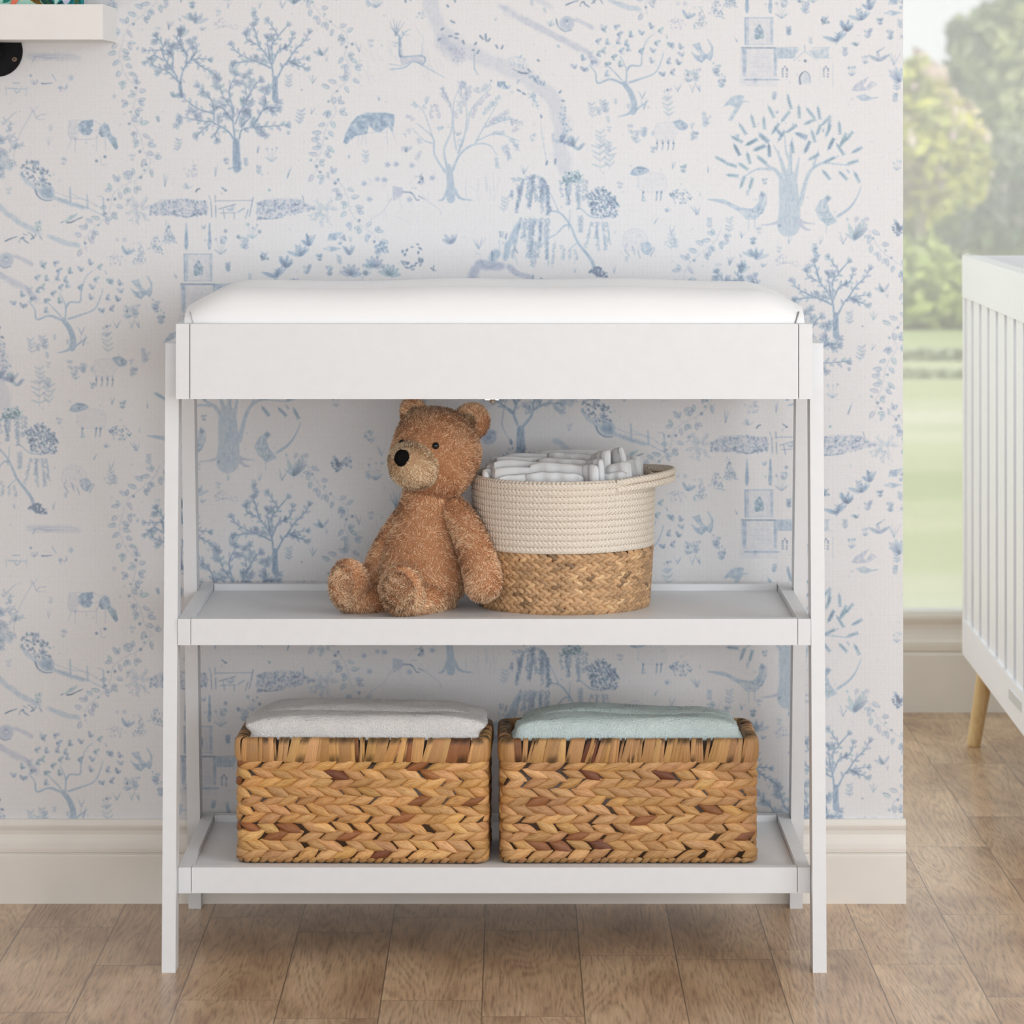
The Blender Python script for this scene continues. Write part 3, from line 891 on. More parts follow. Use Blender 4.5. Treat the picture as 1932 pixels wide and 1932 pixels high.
    line([(205, 408), (232, 410), (222, 380)], 1.4, 1.2, .45, 't')
    stipple([(390, 360), (430, 340), (490, 330), (550, 390), (500, 425), (420, 420)], 70, a=(.2, .6), c='r', tick=3.5)
    poly([(80, 690), (100, 620), (170, 590), (235, 630), (245, 690), (210, 725), (120, 735)], .03, 'l', .16, True); poly([(205, 690), (250, 680), (275, 720), (250, 760), (215, 740)], .34, 'b', .3, True)
    stipple([(85, 680), (110, 610), (180, 595), (240, 650), (210, 725), (110, 735)], 34, r=(.8, 1.4), a=(.1, .3), c='l')
    for q in ([(100, 730), (130, 770)], [(150, 710), (165, 760)], [(185, 740), (200, 785)], [(240, 740), (290, 715)], [(265, 770), (295, 720)]):
        line(q, 2.4, 1.6, .5, 's')
    for x, y, h, k in ((400, 730, 30, 2), (430, 720, 18, 2), (575, 500, 14, 0), (780, 620, 30, 2), (935, 690, 12, 1), (950, 790, 26, 3), (1165, 690, 16, 0), (1330, 750, 18, 2), (1520, 690, 20, 0), (1590, 660, 38, 3), (480, 220, 10, 1), (1010, 300, 10, 1), (1870, 210, 18, 1), (860, 650, 12, 0), (650, 590, 20, 2), (1370, 690, 14, 0), (780, 830, 18, 0), (850, 880, 26, 3), (30, 880, 14, 0), (710, 900, 14, 0), (1890, 600, 24, 3), (1880, 640, 18, 2), (930, 690, 10, 1)):
        sprig(A((x, y)), h, .34, 'r', k)
    dot(A((935, 682)), 4, .22, 't', 2.5); dot(A((1610, 528)), 4.5, .26, 'l', 3); dot(A((1675, 530)), 4.5, .24, 'l', 3)
    # ---- willow by the pond
    crop(880, 280, 5.682)

    def wtr():
        line([(1390, 1350), (1350, 1220), (1290, 1130), (1190, 1000), (1110, 820), (1000, 690), (870, 672)], 6.5, 2, .5, 'b', 1.2)
        line([(1110, 820), (1050, 830), (960, 920), (880, 965), (760, 1080)], 3, 1.3, .45, 'b', 1.)
        line([(1105, 790), (1112, 660)], 2.4, 1.4, .4, 'b', 1.); line([(1180, 650), (1230, 650), (1330, 730), (1450, 745)], 1.8, 2.4, .42, 'b', 1.); line([(990, 690), (965, 620), (860, 400)], 2, 1.2, .4, 'b', 1.); line([(1190, 1010), (1130, 1060), (1110, 1090)], 1.6, 1., .35, 'b', 1.)
    layer(wtr, .46)
    dome = [(490, 440), (560, 380), (620, 330), (680, 295), (730, 275), (790, 290), (840, 330), (865, 380)]
    for i, p in enumerate(dome):
        for k in range(2):
            frond(A((p[0] + rng.normal(0, 14), p[1] + rng.normal(0, 8))), 1.57 + rng.normal(0, .12) + (.25 if i < 3 else 0), rng.uniform(44, 66) if i > 1 else 16, 4.6, .5)
    frond(A((760, 285)), 2.7, 50, 5, .5, -.03); frond(A((860, 380)), -2.2, 26, 4.6, .45)
    for x in np.linspace(590, 880, 10):
        frond(A((x, 735 + rng.normal(0, 14))), 1.57 + rng.normal(0, .1) + (.2 if x < 660 else 0), rng.uniform(40, 90), 4.2, .46)
    for x in (710, 740, 850, 950):
        frond(A((x, 980)), 1.6 + rng.normal(0, .06), rng.uniform(40, 52), 3.8, .4)
    for x in np.linspace(1000, 1290, 8):
        frond(A((x, 250 + abs(x - 1150) * .5)), 1.57 + (x - 1150) * .001 + rng.normal(0, .1), rng.uniform(36, 62), 4.2, .46)
    stipple([(1010, 330), (1080, 250), (1180, 235), (1260, 290), (1200, 350), (1060, 390)], 90, tick=4, a=(.3, .7), c='t')
    stipple([(1270, 560), (1290, 470), (1400, 400), (1500, 430), (1590, 520), (1640, 640), (1600, 720), (1450, 740), (1340, 690)], 330, tick=4.4, a=(.3, .75), c='r', bias=.8)
    for x in (1350, 1390, 1420, 1460, 1500):
        frond(A((x, 770)), 1.57 + rng.normal(0, .08), rng.uniform(34, 58), 4.2, .4)
    for x in (1060, 1110, 1160):
        frond(A((x, 1060)), 1.8 - (x - 1060) * .004, 22, 4, .32)
    for x in (1210, 1240):
        frond(A((x, 700)), 1.6, 34, 4, .36)
    stipple([(1310, 1320), (1360, 1270), (1430, 1270), (1530, 1370), (1420, 1380)], 90, tick=4, a=(.3, .8), c='s')
    wash([(60, 1380), (140, 1240), (260, 1260), (380, 1260)], 15, .24, 'l'); wash([(420, 1180), (460, 1020), (560, 820)], 11, .26, 'b'); wash([(450, 1260), (560, 1350), (700, 1380)], 10, .2, 'l'); wash([(290, 1180), (330, 1130)], 16, .3, 'b')
    for q, w in (([(360, 895), (366, 945)], 3.2), ([(430, 915), (420, 968)], 3.2), ([(515, 1065), (545, 1115)], 2.6), ([(715, 1365), (708, 1405)], 4.), ([(803, 1395), (795, 1425)], 4.), ([(275, 1110), (278, 1195)], 4)):
        line(q, w, w, .75, 's')
    for q in ([(350, 980), (360, 1080)], [(440, 1000), (415, 1160)], [(520, 1140), (545, 1250)], [(140, 1190), (220, 1270), (380, 1235)], [(100, 1120), (155, 1140)], [(500, 1330), (540, 1360)]):
        line(q, 1.5, 1., .45, 'b')
    # ---- bare feathery tree, cow, stag stump, fallen trunk
    crop(640, 0, 4.391)

    def bare():
        line([(925, 1650), (920, 1500), (905, 1380)], 15, 10, .5, 'b', 2)
        for b, w in (([(935, 1420), (1000, 1280), (1110, 1200), (1240, 1200), (1310, 1290)], 5.), ([(985, 1270), (1030, 1150), (1055, 1000), (1050, 720)], 4), ([(1120, 1200), (1200, 1050), (1320, 840)], 2.6), ([(1140, 1165), (1300, 1110), (1500, 1170)], 2.4), ([(895, 1400), (870, 1240), (930, 1080), (930, 900), (860, 740)], 4), ([(880, 1430), (790, 1280), (780, 1150), (690, 1060), (640, 1020)], 4), ([(780, 1190), (700, 1160), (600, 1060)], 2.4), ([(780, 1150), (700, 930), (620, 850)], 2), ([(970, 1240), (950, 1100), (950, 850), (1010, 700)], 2.6), ([(1060, 1080), (1100, 900), (1260, 730)], 2), ([(1190, 1060), (1400, 990), (1500, 1010)], 2)):
            line(b, w, 1.1, .42, 'b', 1.)
        line([(905, 1560), (860, 1650), (820, 1660)], 6, 1, .4, 'b', 1.5); line([(950, 1560), (1000, 1640), (1110, 1660)], 7, 1, .45, 'b', 1.5)
    layer(bare, .36)
    for x, y, t, L in ((1050, 850, -1.55, 40), (1040, 900, -1.8, 34), (1010, 760, -1.3, 18), (860, 760, -1.9, 8), (930, 900, -2.1, 36), (900, 830, -1.9, 26), (760, 1000, -1.5, 30), (830, 1000, -1.6, 30), (700, 920, -1.4, 26), (660, 900, -2.3, 14), (640, 1000, -2.6, 20), (610, 950, 2.9, 10), (600, 1060, 2.3, 20), (640, 1130, .9, 14), (620, 1220, 3.0, 22), (690, 1240, 2.2, 22), (1100, 1000, -1.4, 36), (1140, 900, -1., 34), (1180, 960, -.9, 36), (1240, 880, -.7, 26), (1200, 1060, -.8, 40), (1280, 1000, -.3, 32), (1330, 960, -.5, 22), (1400, 1000, .1, 26), (1250, 1110, -.2, 26), (1420, 1100, -.6, 14), (1400, 1140, .6, 24), (1440, 1180, .9, 18), (1340, 1200, .9, 30), (1380, 1180, 1.3, 28), (1300, 1290, 1.4, 22), (1130, 760, -.4, 24), (1170, 720, -.2, 18), (880, 1050, 2.9, 16), (1010, 960, -1.6, 28), (970, 1000, -1.7, 20), (1070, 850, -1.5, 30), (1010, 760, -1.6, 18)):
        frond(A((x, y)), t, L, 5.5, .33, .02, 3.4, 'l' if rng.random() < .6 else 'b')
    for k in range(16):
        x = rng.uniform(1030, 1320); y = rng.uniform(1560, 1680); p = A((x, y)); seg(p, (p[0] + rng.normal(0, 5), p[1] - rng.uniform(8, 34)), 1., .7, .16, 'l')
    poly([(100, 1020), (150, 965), (230, 935), (380, 935), (455, 950), (455, 1010), (440, 1090), (405, 1045), (335, 1095), (300, 1088), (245, 1035), (230, 1105), (190, 1115), (130, 1125), (60, 1192), (35, 1180), (55, 1105)], .52, 'b', .2, mottled=1.1)
    for x0, y0, x1, y1 in ((220, 1100, 222, 1215), (160, 1120, 158, 1215), (395, 1080, 400, 1200), (440, 1090, 478, 1195), (205, 1100, 180, 1200)):
        line([(x0, y0), (x1, y1)], 1.6, 1.2, .25, 'l')
    line([(245, 1100), (400, 1095)], 1.2, 1.2, .25, 'l')
    for q, w in (([(500, 300), (500, 440), (525, 470), (680, 462), (712, 495), (690, 540)], 4.), ([(420, 575), (540, 560), (610, 512), (690, 540), (760, 580), (875, 645)], 2.4), ([(500, 310), (470, 270), (420, 220)], 2.), ([(488, 290), (470, 205)], 1.5), ([(510, 325), (550, 265), (595, 240)], 2.), ([(545, 290), (580, 290)], 1.4), ([(680, 462), (692, 402)], 2.), ([(490, 360), (440, 350)], 3), ([(470, 385), (450, 370)], 3), ([(415, 530), (520, 545)], 2.), ([(640, 230), (700, 330), (680, 400)], 1.)):
        line(q, w, max(1, w * .5), .5 if w > 1.2 else .25, 'b')
    poly([(490, 320), (515, 330), (530, 470), (700, 470), (690, 540), (620, 505), (520, 550), (500, 480)], .2, 'l')
    for k in range(42):
        x = rng.choice([rng.uniform(170, 480), rng.uniform(640, 900)]); y = rng.uniform(380, 680); p = A((x, y)); seg(p, (p[0] - rng.uniform(2, 12), p[1] - rng.uniform(10, 24)), 1., .7, .13, 'l')
    poly([(445, 1545), (520, 1558), (532, 1590), (505, 1630), (450, 1660)], .22, 'l', .35)
    for q, w in (([(530, 1590), (600, 1600), (640, 1655), (665, 1655)], 3), ([(660, 1625), (715, 1655)], 3), ([(715, 1655), (830, 1740), (840, 1790)], 1.3), ([(440, 1640), (360, 1750), (260, 1820)], 1.3), ([(640, 1560), (600, 1555)], 1.6)):
        line(q, w, max(1., w * .5), .52 if w > 1.5 else .3, 's' if w > 2 else 'l')
    for x, y in ((400, 1365), (470, 1360), (600, 1370), (315, 1485), (375, 1490), (205, 1520), (770, 1475), (680, 1510), (250, 1650), (580, 1655)):
        dot(A((x, y)), 4.6, .13, 'b', 2.5)
        for t in np.linspace(0, 6.2, 6):
            p = A((x, y)); leaf(p, t, 6, 1.8, .06, .18, 'l')
    stipple([(640, 1450), (690, 1430), (700, 1500), (655, 1520)], 22, r=(.8, 1.4), a=(.3, .8), c='s')
    for k in range(30):
        x = rng.uniform(200, 820); y = rng.uniform(1480, 1850); p = A((x, y)); seg(p, (p[0] + rng.normal(0, 8), p[1] - rng.uniform(8, 20)), 1., .7, .13, 'l')
    # stream banks
    for x, y, t, L in ((855, 240, -.6, 8), (830, 325, -.6, 8), (920, 300, 0, 9), (975, 280, .05, 9), (970, 315, .2, 8), (1030, 350, 1.2, 9), (1130, 360, -.9, 8), (1150, 430, -1., 9), (1110, 415, .2, 6), (1180, 310, .8, 12), (1215, 310, 1.5, 16), (1240, 330, -.9, 10), (1305, 385, 1.1, 9), (1350, 390, -1.1, 9), (940, 180, .5, 11), (900, 50, .9, 7), (960, 5, 1.5, 8), (1650, 500, .7, 6), (1540, 605, .1, 12), (1500, 600, .4, 10), (1570, 580, .9, 8), (1260, 668, .2, 3), (1490, 750, .5, 9), (1530, 775, .5, 8), (1675, 965, 1.3, 7), (1720, 1350, 1.8, 10), (1790, 1340, 1.7, 12), (1830, 760, -.9, 8), (1855, 835, .4, 7), (550, 10, 1.5, 7)):
        leaf((A((x, y))[0] - math.cos(t) * L / 2, A((x, y))[1] - math.sin(t) * L / 2), t, L, 1.6, .55, .55, 's')
    line([(1430, 570), (1530, 610), (1600, 590)], 1.4, 1.2, .5, 's'); line([(1120, 440), (1120, 560), (1150, 620)], 2.5, 1.6, .35, 'b')
    stipple([(1290, 680), (1350, 660), (1420, 720), (1350, 740)], 40, tick=4, a=(.3, .6), c='b'); stipple([(1560, 620), (1640, 620), (1720, 700), (1640, 690)], 50, tick=4, a=(.2, .5), c='b'); stipple([(1550, 760), (1620, 760), (1660, 900), (1610, 880)], 40, tick=4, a=(.15, .4), c='b'); stipple([(1820, 880), (1880, 880), (1940, 1180), (1840, 1200)], 70, tick=4, a=(.15, .5), c='b'); stipple([(900, 380), (1050, 380), (1030, 520), (930, 500)], 50, tick=4, a=(.08, .25), c='l'); stipple([(1400, 470), (1540, 450), (1560, 560), (1440, 560)], 40, tick=5, a=(.1, .3), c='b'); stipple([(640, 100), (700, 90), (720, 150), (690, 160)], 24, r=(.7, 1.2), a=(.2, .5), c='b')
    line([(1660, 940), (1690, 1180), (1720, 1330)], 1., 1., .25, 'b', jit=.6)
    for x, y, h, k in ((220, 1360, 26, 2), (310, 60, 20, 1), (1360, 1760, 30, 2), (1530, 1440, 18, 0), (550, 1260, 12, 3), (330, 830, 8, 0), (1600, 1170, 12, 1), (1830, 1180, 22, 3), (240, 60, 16, 2)):
        sprig(A((x, y)), h, .32, 'r', k)
    # ---- left edge: brown-and-white cow, log, fence, arching fern
    crop(0, 140, 5.682)
    poly([(840, 540), (880, 500), (990, 490), (1000, 550), (960, 580), (1000, 600), (960, 650), (900, 655), (850, 610)], .55, 'b', .25, mottled=1.1)
    poly([(1075, 570), (1120, 520), (1165, 550), (1190, 650), (1245, 690), (1265, 790), (1240, 808), (1190, 740), (1150, 670), (1090, 670), (1060, 630)], .42, 'b', .2, mottled=1.)
    poly([(1180, 690), (1240, 680), (1262, 790), (1235, 805), (1200, 750)], .4, 't'); poly([(1060, 620), (1100, 620), (1110, 670), (1080, 670)], .35, 's')
    for q in ([(740, 500), (860, 490)], [(745, 510), (735, 640), (760, 700)], [(780, 690), (900, 700), (1020, 690)], [(990, 490), (1080, 540)], [(770, 700), (725, 800)], [(812, 690), (800, 830)], [(1035, 660), (1035, 825)], [(1130, 680), (1130, 825)], [(1020, 610), (1060, 590)], [(1070, 600), (1040, 690)]):
        line(q, 1.8, 1.2, .32, 'l')
    poly([(740, 510), (830, 500), (850, 620), (800, 690), (750, 690)], .09, 'l')
    for x, y in ((1035, 930), (1125, 885)):
        dot(A((x, y)), 2.6, .7, 's')
    line([(1080, 880), (1090, 970), (1150, 965)], 1., 1., .35, 'l'); sprig(A((680, 970)), 12, .3, 'l', 1); sprig(A((520, 760)), 20, .25, 'l', 0); sprig(A((540, 620)), 14, .2, 'l', 2)
    stipple([(210, 980), (300, 900), (420, 950), (520, 1050), (530, 1180), (380, 1190), (260, 1110)], 75, tick=5, a=(.4, .95), c='r')
    for x, y, t in ((240, 965, 1.), (385, 1018, 0), (500, 1060, -1.2), (515, 1168, .5), (430, 1065, -.3), (310, 1103, .1), (465, 1010, 1.4)):
        leaf(A((x, y)), t, 7, 2.2, .6, .5, 's')
    dot(A((500, 1265)), 13, .26, 'b', 5); dot(A((525, 1262)), 4, .4, 'b', 2)
    for r in (5, 8, 12):
        line([(515 + r * 5.6 * math.cos(t), 1262 + r * 5 * math.sin(t)) for t in np.linspace(0, 6.28, 12)], 1.1, 1.1, .3, 'b')
    line([(375, 1240), (410, 1310), (480, 1352), (560, 1350)], 2.6, 1.4, .8, 's')
    for x, y0, y1 in ((750, 1215, 1370), (935, 1290, 1440), (1108, 1330, 1520)):
        line([(x, y0), (x + 6, y1)], 3, 3.4, .45, 'b')
    line([(600, 1265), (750, 1320), (930, 1350), (1060, 1430)], 1.4, 1.2, .32, 'l'); line([(620, 1330), (760, 1390), (930, 1430), (1090, 1510)], 3, 2, .26, 'b'); line([(740, 1270), (870, 1330), (930, 1360)], 1.2, 1., .3, 'b'); line([(1040, 1310), (1090, 1310), (1108, 1340)], 1.4, 1.2, .3, 'l'); line([(1090, 1500), (1150, 1540)], 1.8, 1.2, .5, 's')
    line([(655, 1592), (680, 1580)], 2, 1.6, .9, 'n'); line([(715, 1592), (760, 1588), (820, 1560), (885, 1532)], 2.2, 1.2, .9, 'n'); poly([(690, 1580), (750, 1520), (830, 1495), (800, 1530), (730, 1575)], .3, 't', .3)
    line([(55, 1790), (120, 1760), (190, 1740)], 2.2, 1., .85, 's')
    for q in ([(220, 1765), (250, 1750), (260, 1780), (305, 1810)], [(250, 1710), (290, 1730)], [(330, 1770), (360, 1750), (390, 1715)], [(340, 1720), (365, 1760)], [(420, 1730), (450, 1770)], [(205, 1800), (215, 1770)], [(300, 1700), (330, 1710)]):
        line(q, 1.9, 1.2, .75, 's')
    stipple([(370, 1570), (450, 1570), (450, 1680), (390, 1680)], 26, r=(1, 1.8), a=(.15, .4), c='t')
    for q in ([(165, 965), (150, 850), (225, 620), (330, 430), (345, 380)], [(385, 470), (360, 400), (330, 355)], [(390, 480), (420, 440), (500, 430)], [(360, 400), (410, 340)], [(400, 485), (490, 485)], [(80, 490), (130, 440), (180, 400)]):
        line(q, 1.5, 1.1, .38, 'l')
    for x, y, t, L in ((60, 640, -1.1, 22), (100, 640, -1.4, 20), (30, 700, -.3, 24), (70, 720, -.2, 18), (200, 760, 2.6, 24), (230, 740, 2.9, 20), (120, 800, -.5, 24), (20, 560, -1.2, 14), (90, 900, .8, 18), (60, 880, 1., 22)):
        frond(A((x, y)), t, L, 6, .36, .03, 3.4, 'r')
    for q in ([(60, 130), (68, 225)], [(290, 130), (282, 240)], [(140, 95), (215, 95)], [(330, 60), (345, 110)], [(80, 150), (280, 160)], [(150, 160), (180, 200), (220, 165)], [(560, 5), (600, 70)]):
        line(q, 2, 1.4, .4, 'b', jit=.4)
    line([(445, 100), (490, 102), (560, 95)], 2.2, 1.1, .75, 's'); dot(A((758, 40)), 5, .2, 'b', 3); dot(A((1225, 240)), 4, .22, 'l', 3); dot(A((330, 15)), 2.4, .4, 's')
    stipple([(350, 60), (400, 60), (410, 110), (350, 110)], 14, a=(.2, .4), c='l'); stipple([(620, 140), (700, 140), (700, 190), (640, 190)], 14, a=(.1, .3), c='l')
    # left-edge plants lower down (between the road and the tree)
    crop(0, 420, 4.026)
    for x, y, h, k in ((240, 1000, 30, 2), (330, 960, 26, 2), (300, 1400, 52, 2), (370, 1390, 44, 2), (100, 1210, 26, 3), (130, 1240, 18, 3), (560, 1160, 18, 1), (630, 1150, 20, 2), (820, 1000, 40, 2), (980, 720, 22, 1), (1030, 700, 18, 1), (1170, 660, 10, 1), (1220, 740, 18, 1), (1100, 1070, 20, 2), (1000, 1170, 14, 2), (930, 1410, 14, 1), (850, 1380, 12, 0), (1120, 1410, 12, 0), (700, 1260, 10, 1), (710, 1800, 12, 0), (450, 1530, 12, 1), (1030, 1730, 16, 0), (840, 1880, 18, 0), (620, 850, 16, 0), (1340, 420, 10, 0), (1000, 800, 18, 0)):
        sprig(A((x, y)), h, .33, 'r', k)
    # ---- plants behind the pad, top edge
    crop(340, 420, 3.019)
    for x, y, t0 in ((1105, 255, 0), (1190, 300, .4), (970, 300, .2)):
        for t in np.linspace(-2.9, -.2, 6):
            leaf(A((x, y)), t + t0 * .3, 22, 4.2, .26, .3, 'r')
    for x, y, h in ((540, 310, 26), (600, 250, 24), (680, 190, 26), (735, 130, 22)):
        sprig(A((x, y)), h, .5, 'b', 3)
    for x, y, h, k in ((720, 290, 16, 1), (790, 215, 12, 1), (850, 300, 16, 1), (910, 240, 18, 2), (965, 185, 20, 3), (480, 210, 14, 1), (410, 90, 26, 1), (230, 180, 30, 1), (1060, 300, 22, 1), (1540, 120, 26, 3), (1700, 150, 20, 0), (370, 160, 26, 2), (270, 280, 18, 2)):
        sprig(A((x, y)), h, .42, 'r', k)
    for x, y, r in ((258, 48, 3.2), (330, 80, 3.2), (452, 52, 3.2), (1055, 285, 4.5)):
        dot(A((x, y)), r, .45, 's', 2)
    for k in range(34):
        t = rng.uniform(0, 6.28); r = rng.uniform(40, 72); p = A((1320 + r * math.cos(t), 190 + r * 1.1 * math.sin(t))); leaf(p, t + 1.57 + rng.normal(0, .3), 6, 1.3, .45, .5, 's')
    line([(1430, 260), (1455, 275)], 3, 1.6, .8, 'n'); line([(1445, 245), (1440, 275)], 2, 1.4, .7, 'n'); line([(1478, 328), (1505, 325)], 3, 1.4, .7, 's'); line([(460, 185), (466, 215)], 3, 2, .7, 's')
    poly([(840, 100), (850, 65), (925, 55), (885, 100)], .34, 'b', .2); poly([(905, 90), (935, 65), (945, 105)], .34, 'l', .2); poly([(815, 150), (850, 135), (915, 148), (860, 165)], .32, 'b', .2)
    stipple([(1100, 140), (1150, 90), (1190, 130), (1170, 175)], 30, tick=8, a=(.3, .6), c='b')
    # ---- tree, log and grazing sheep in the lower middle
    crop(880, 750, 5.084)
    tree([(520, 620), (520, 430), (520, 300)], (17, 13), [[(490, 260), (455, 150), (490, 20), (480, -150), (520, -330)], [(550, 270), (630, 160), (650, 20), (720, -160), (700, -320)], [(480, 60), (380, -80), (330, -230)], [(655, 0), (820, -110), (900, -200)], [(485, -60), (570, -220), (600, -420)], [(455, 160), (330, 60), (200, 0), (120, -60)], [(640, 120), (760, 60), (900, 60)]], ln=12, wd=2.8, step=6.5, a=.42, tl=18, ta=.42, twig=.25, bw=5)
    line([(380, 20), (345, 200), (350, 290), (430, 440)], 2.4, 1.6, .4, 'l')
    stipple([(330, 560), (420, 470), (600, 470), (700, 580), (600, 640), (380, 640)], 90, tick=6, a=(.25, .8), c='r', bias=1.4)
    dot(A((212, 375)), 14, .24, 'l', 6); dot(A((212, 380)), 4, .5, 'b', 3)
    for r in (6, 10, 14):
        line([(212 + r * 5 * math.cos(t), 375 + r * 5 * math.sin(t)) for t in np.linspace(0, 6.28, 12)], 1.1, 1.1, .32, 'b')
    dot(A((180, 60)), 12, .12, 'l', 6)
    for q, w in (([(560, 460), (545, 520)], 3.2), ([(500, 480), (490, 510)], 2.4), ([(425, 400), (435, 445)], 2.6)):
        line(q, w, w, .7, 's')
    crop(540, 750, 5.854)
    stipple([(480, 700), (600, 660), (620, 800), (540, 820)], 40, r=(1, 1.8), a=(.3, .8), c='s'); stipple([(650, 660), (710, 600), (730, 780), (660, 760)], 34, r=(.9, 1.6), a=(.2, .6), c='b')
    stipple([(840, 420), (920, 350), (1010, 420), (930, 520)], 60, a=(.15, .5), c='r'); sprig(A((980, 910)), 38, .4, 'b', 1); sprig(A((1210, 1220)), 32, .5, 's', 0); sprig(A((80, 870)), 44, .4, 'b', 1)
    for x, y, h, k in ((640, 600, 150, 3), (700, 560, 20, 2), (760, 580, 26, 1), (820, 560, 20, 2), (760, 640, 24, 3), (690, 690, 20, 1), (820, 700, 18, 0), (800, 780, 26, 2), (1040, 600, 26, 2), (600, 560, 24, 3), (680, 640, 14, 1), (720, 860, 18, 0), (860, 870, 20, 2), (1030, 720, 22, 1)):
        sprig((x, y), min(h, 30), .36, 'r', k)
    # ---- faint meadow specks everywhere
    for k in range(420):
        p = (rng.uniform(0, 1058), rng.uniform(0, 891))
        if rng.random() < .25:
            sprig(p, rng.uniform(6, 13), .2, 'r')
        else:
            dot(p, rng.uniform(.8, 2.2), rng.uniform(.05, .22), 'r', 2)

    # ---- fold onto the repeat
    tile = np.zeros((TH, TW, 3), np.float32)
    for ox, oy in ((0, 0), (HALF, 446)):
        xs = (np.arange(CW) - OX + ox) % TW
        ys = (np.arange(CH) - OY + oy) % TH
        tmp = np.zeros((TH, CW, 3), np.float32)
        for r in range(CH):
            tmp[ys[r]] += OD[r]
        for s in range(0, CW, TW):
            pass
        np.add.at(tile, (slice(None), xs), tmp)
    # pooled pigment and a soft edge
    lo = blotch(TH * 5 // 5, TW)
    tile *= (.72 + .56 * lo)[..., None]
    for ax in (0, 1):
        tile = .2 * np.roll(tile, 1, ax) + .6 * tile + .2 * np.roll(tile, -1, ax)
    grain = rng.random((TH, TW)).astype(np.float32)
    grain = (grain + np.roll(grain, 1, 0) + np.roll(grain, 1, 1) + np.roll(grain, (1, 1), (0, 1))) / 4
    tile *= (.55 + .9 * grain)[..., None]
    tile = 1.2 * (1 - np.exp(-tile * 1.62 / 1.2))
    return tile
# ================================================================== the room
YB = CD * .0895 + .0                                   # front face of the skirting board
YW = YB + .016                                         # wallpapered wall
WX1 = P(1704, 600, YW).x
DW = CD + YW

def wall_back():
    bm = bmesh.new()
    x0, x1, z0, z1, y0, y1 = -2.2, WX1, 0., 2.7, YW, YW + .12
    box(bm, x0, x1, y0, y1, z0, z1)
    uv = bm.loops.layers.uv.new('UVMap')
    for f in bm.faces:
        for l in f.loops:
            c = l.vert.co
            x = HX + (c.x - (c.y - YW) * (1 if c.x > 0 else 0)) * F / DW
            y = HY + (CZ - c.z) * F / DW
            l[uv].uv = (x / TW, 1 - y / TH)
    o = finish(bm, 'wall_back', wallpaper_mat())
    return tag(o, 'white wallpaper wall printed with blue countryside toile', 'wall', kind='structure')
wall_back()

# floor
bm = bmesh.new()
box(bm, -3.2, 4.2, -5.6, 2.42, -.08, 0.)
tag(finish(bm, 'floor', floor_mat()), 'brown oak plank floor', 'floor', kind='structure')

tag(boxobj('ceiling', -2.2, 4.2, -5.6, 2.42, 2.7, 2.78, M_CEIL, bevel=0), 'plain white ceiling', 'ceiling', kind='structure')
tag(boxobj('wall_left', -2.3, -2.2, -5.6, 2.42, 0, 2.7, M_CEIL, bevel=0), 'plain white side wall', 'wall', kind='structure')

tag(boxobj('wall_right', 4.2, 4.3, -5.6, 2.42, 0, 2.7, M_CEIL, bevel=0), 'plain white side wall', 'wall', kind='structure')

def baseboard(name, x0, x1, yface, ywall, H, label):
    """moulded skirting: profile as (height fraction, depth fraction)"""
    prof = [(0, 1), (.57, 1), (.585, .93), (.595, .80), (.605, .80), (.615, .96), (.66, .98), (.70, .95), (.715, .80), (.73, .72), (.77, .60), (.82, .52), (.87, .56), (.90, .66), (.93, .72), (.955, .70), (.985, .55), (1, .45), (1, 0), (0, 0)]
    D = ywall - yface
    bm = bmesh.new()
    ring = []
    for x in (x0, x1):
        ring.append([bm.verts.new((x, ywall - D * d, H * h)) for h, d in prof])
    n = len(prof)
    for i in range(n):
        bm.faces.new((ring[0][i], ring[0][(i + 1) % n], ring[1][(i + 1) % n], ring[1][i]))
    bm.faces.new(ring[0])
    bm.faces.new(ring[1][::-1])
    return tag(finish(bm, name, M_TRIM), label, 'baseboard', kind='structure')
HB = CZ - (1548 - HY) * (CD + YB) / F
baseboard('baseboard_back', -2.2, WX1 + .003, YB, YW, HB, 'cream moulded baseboard below the toile wallpaper')

# far window wall: a floor-length window over a tall skirting
YF = 2.28
HF = CZ - (1155 - HY) * (CD + YF) / F
baseboard('baseboard_far', .3, 4.2, YF, YF + .02, HF, 'tall beige moulded baseboard under the far window')
boxobj('wall_far', .3, 4.2, YF + .02, YF + .10, -.05, HF - .004, M_TRIM, bevel=0)
bpy.data.objects['wall_far']['kind'] = 'structure'
def pane_mat():
    m, nt, b = new_mat('glare_veil_glass')
    tr = N(nt, 'ShaderNodeBsdfTransparent')
    df = N(nt, 'ShaderNodeBsdfDiffuse')
    df.inputs[0].default_value = (.80, .81, .80, 1)
    mx = N(nt, 'ShaderNodeMixShader')
    mx.inputs[0].default_value = HAZE  # white diffuse mixed in as the glare of the overexposed outdoors
    nt.links.new(tr.outputs[0], mx.inputs[1])
    nt.links.new(df.outputs[0], mx.inputs[2])
    nt.links.new(mx.outputs[0], nt.nodes['Material Output'].inputs[0])
    return m
boxobj('window_1', .3, 4.2, YF + .055, YF + .061, HF - .004, 2.7, pane_mat(), bevel=0)
tag(bpy.data.objects['window_1'], 'large window pane with a white glare veil, beyond the wallpapered wall', 'window', kind='structure')

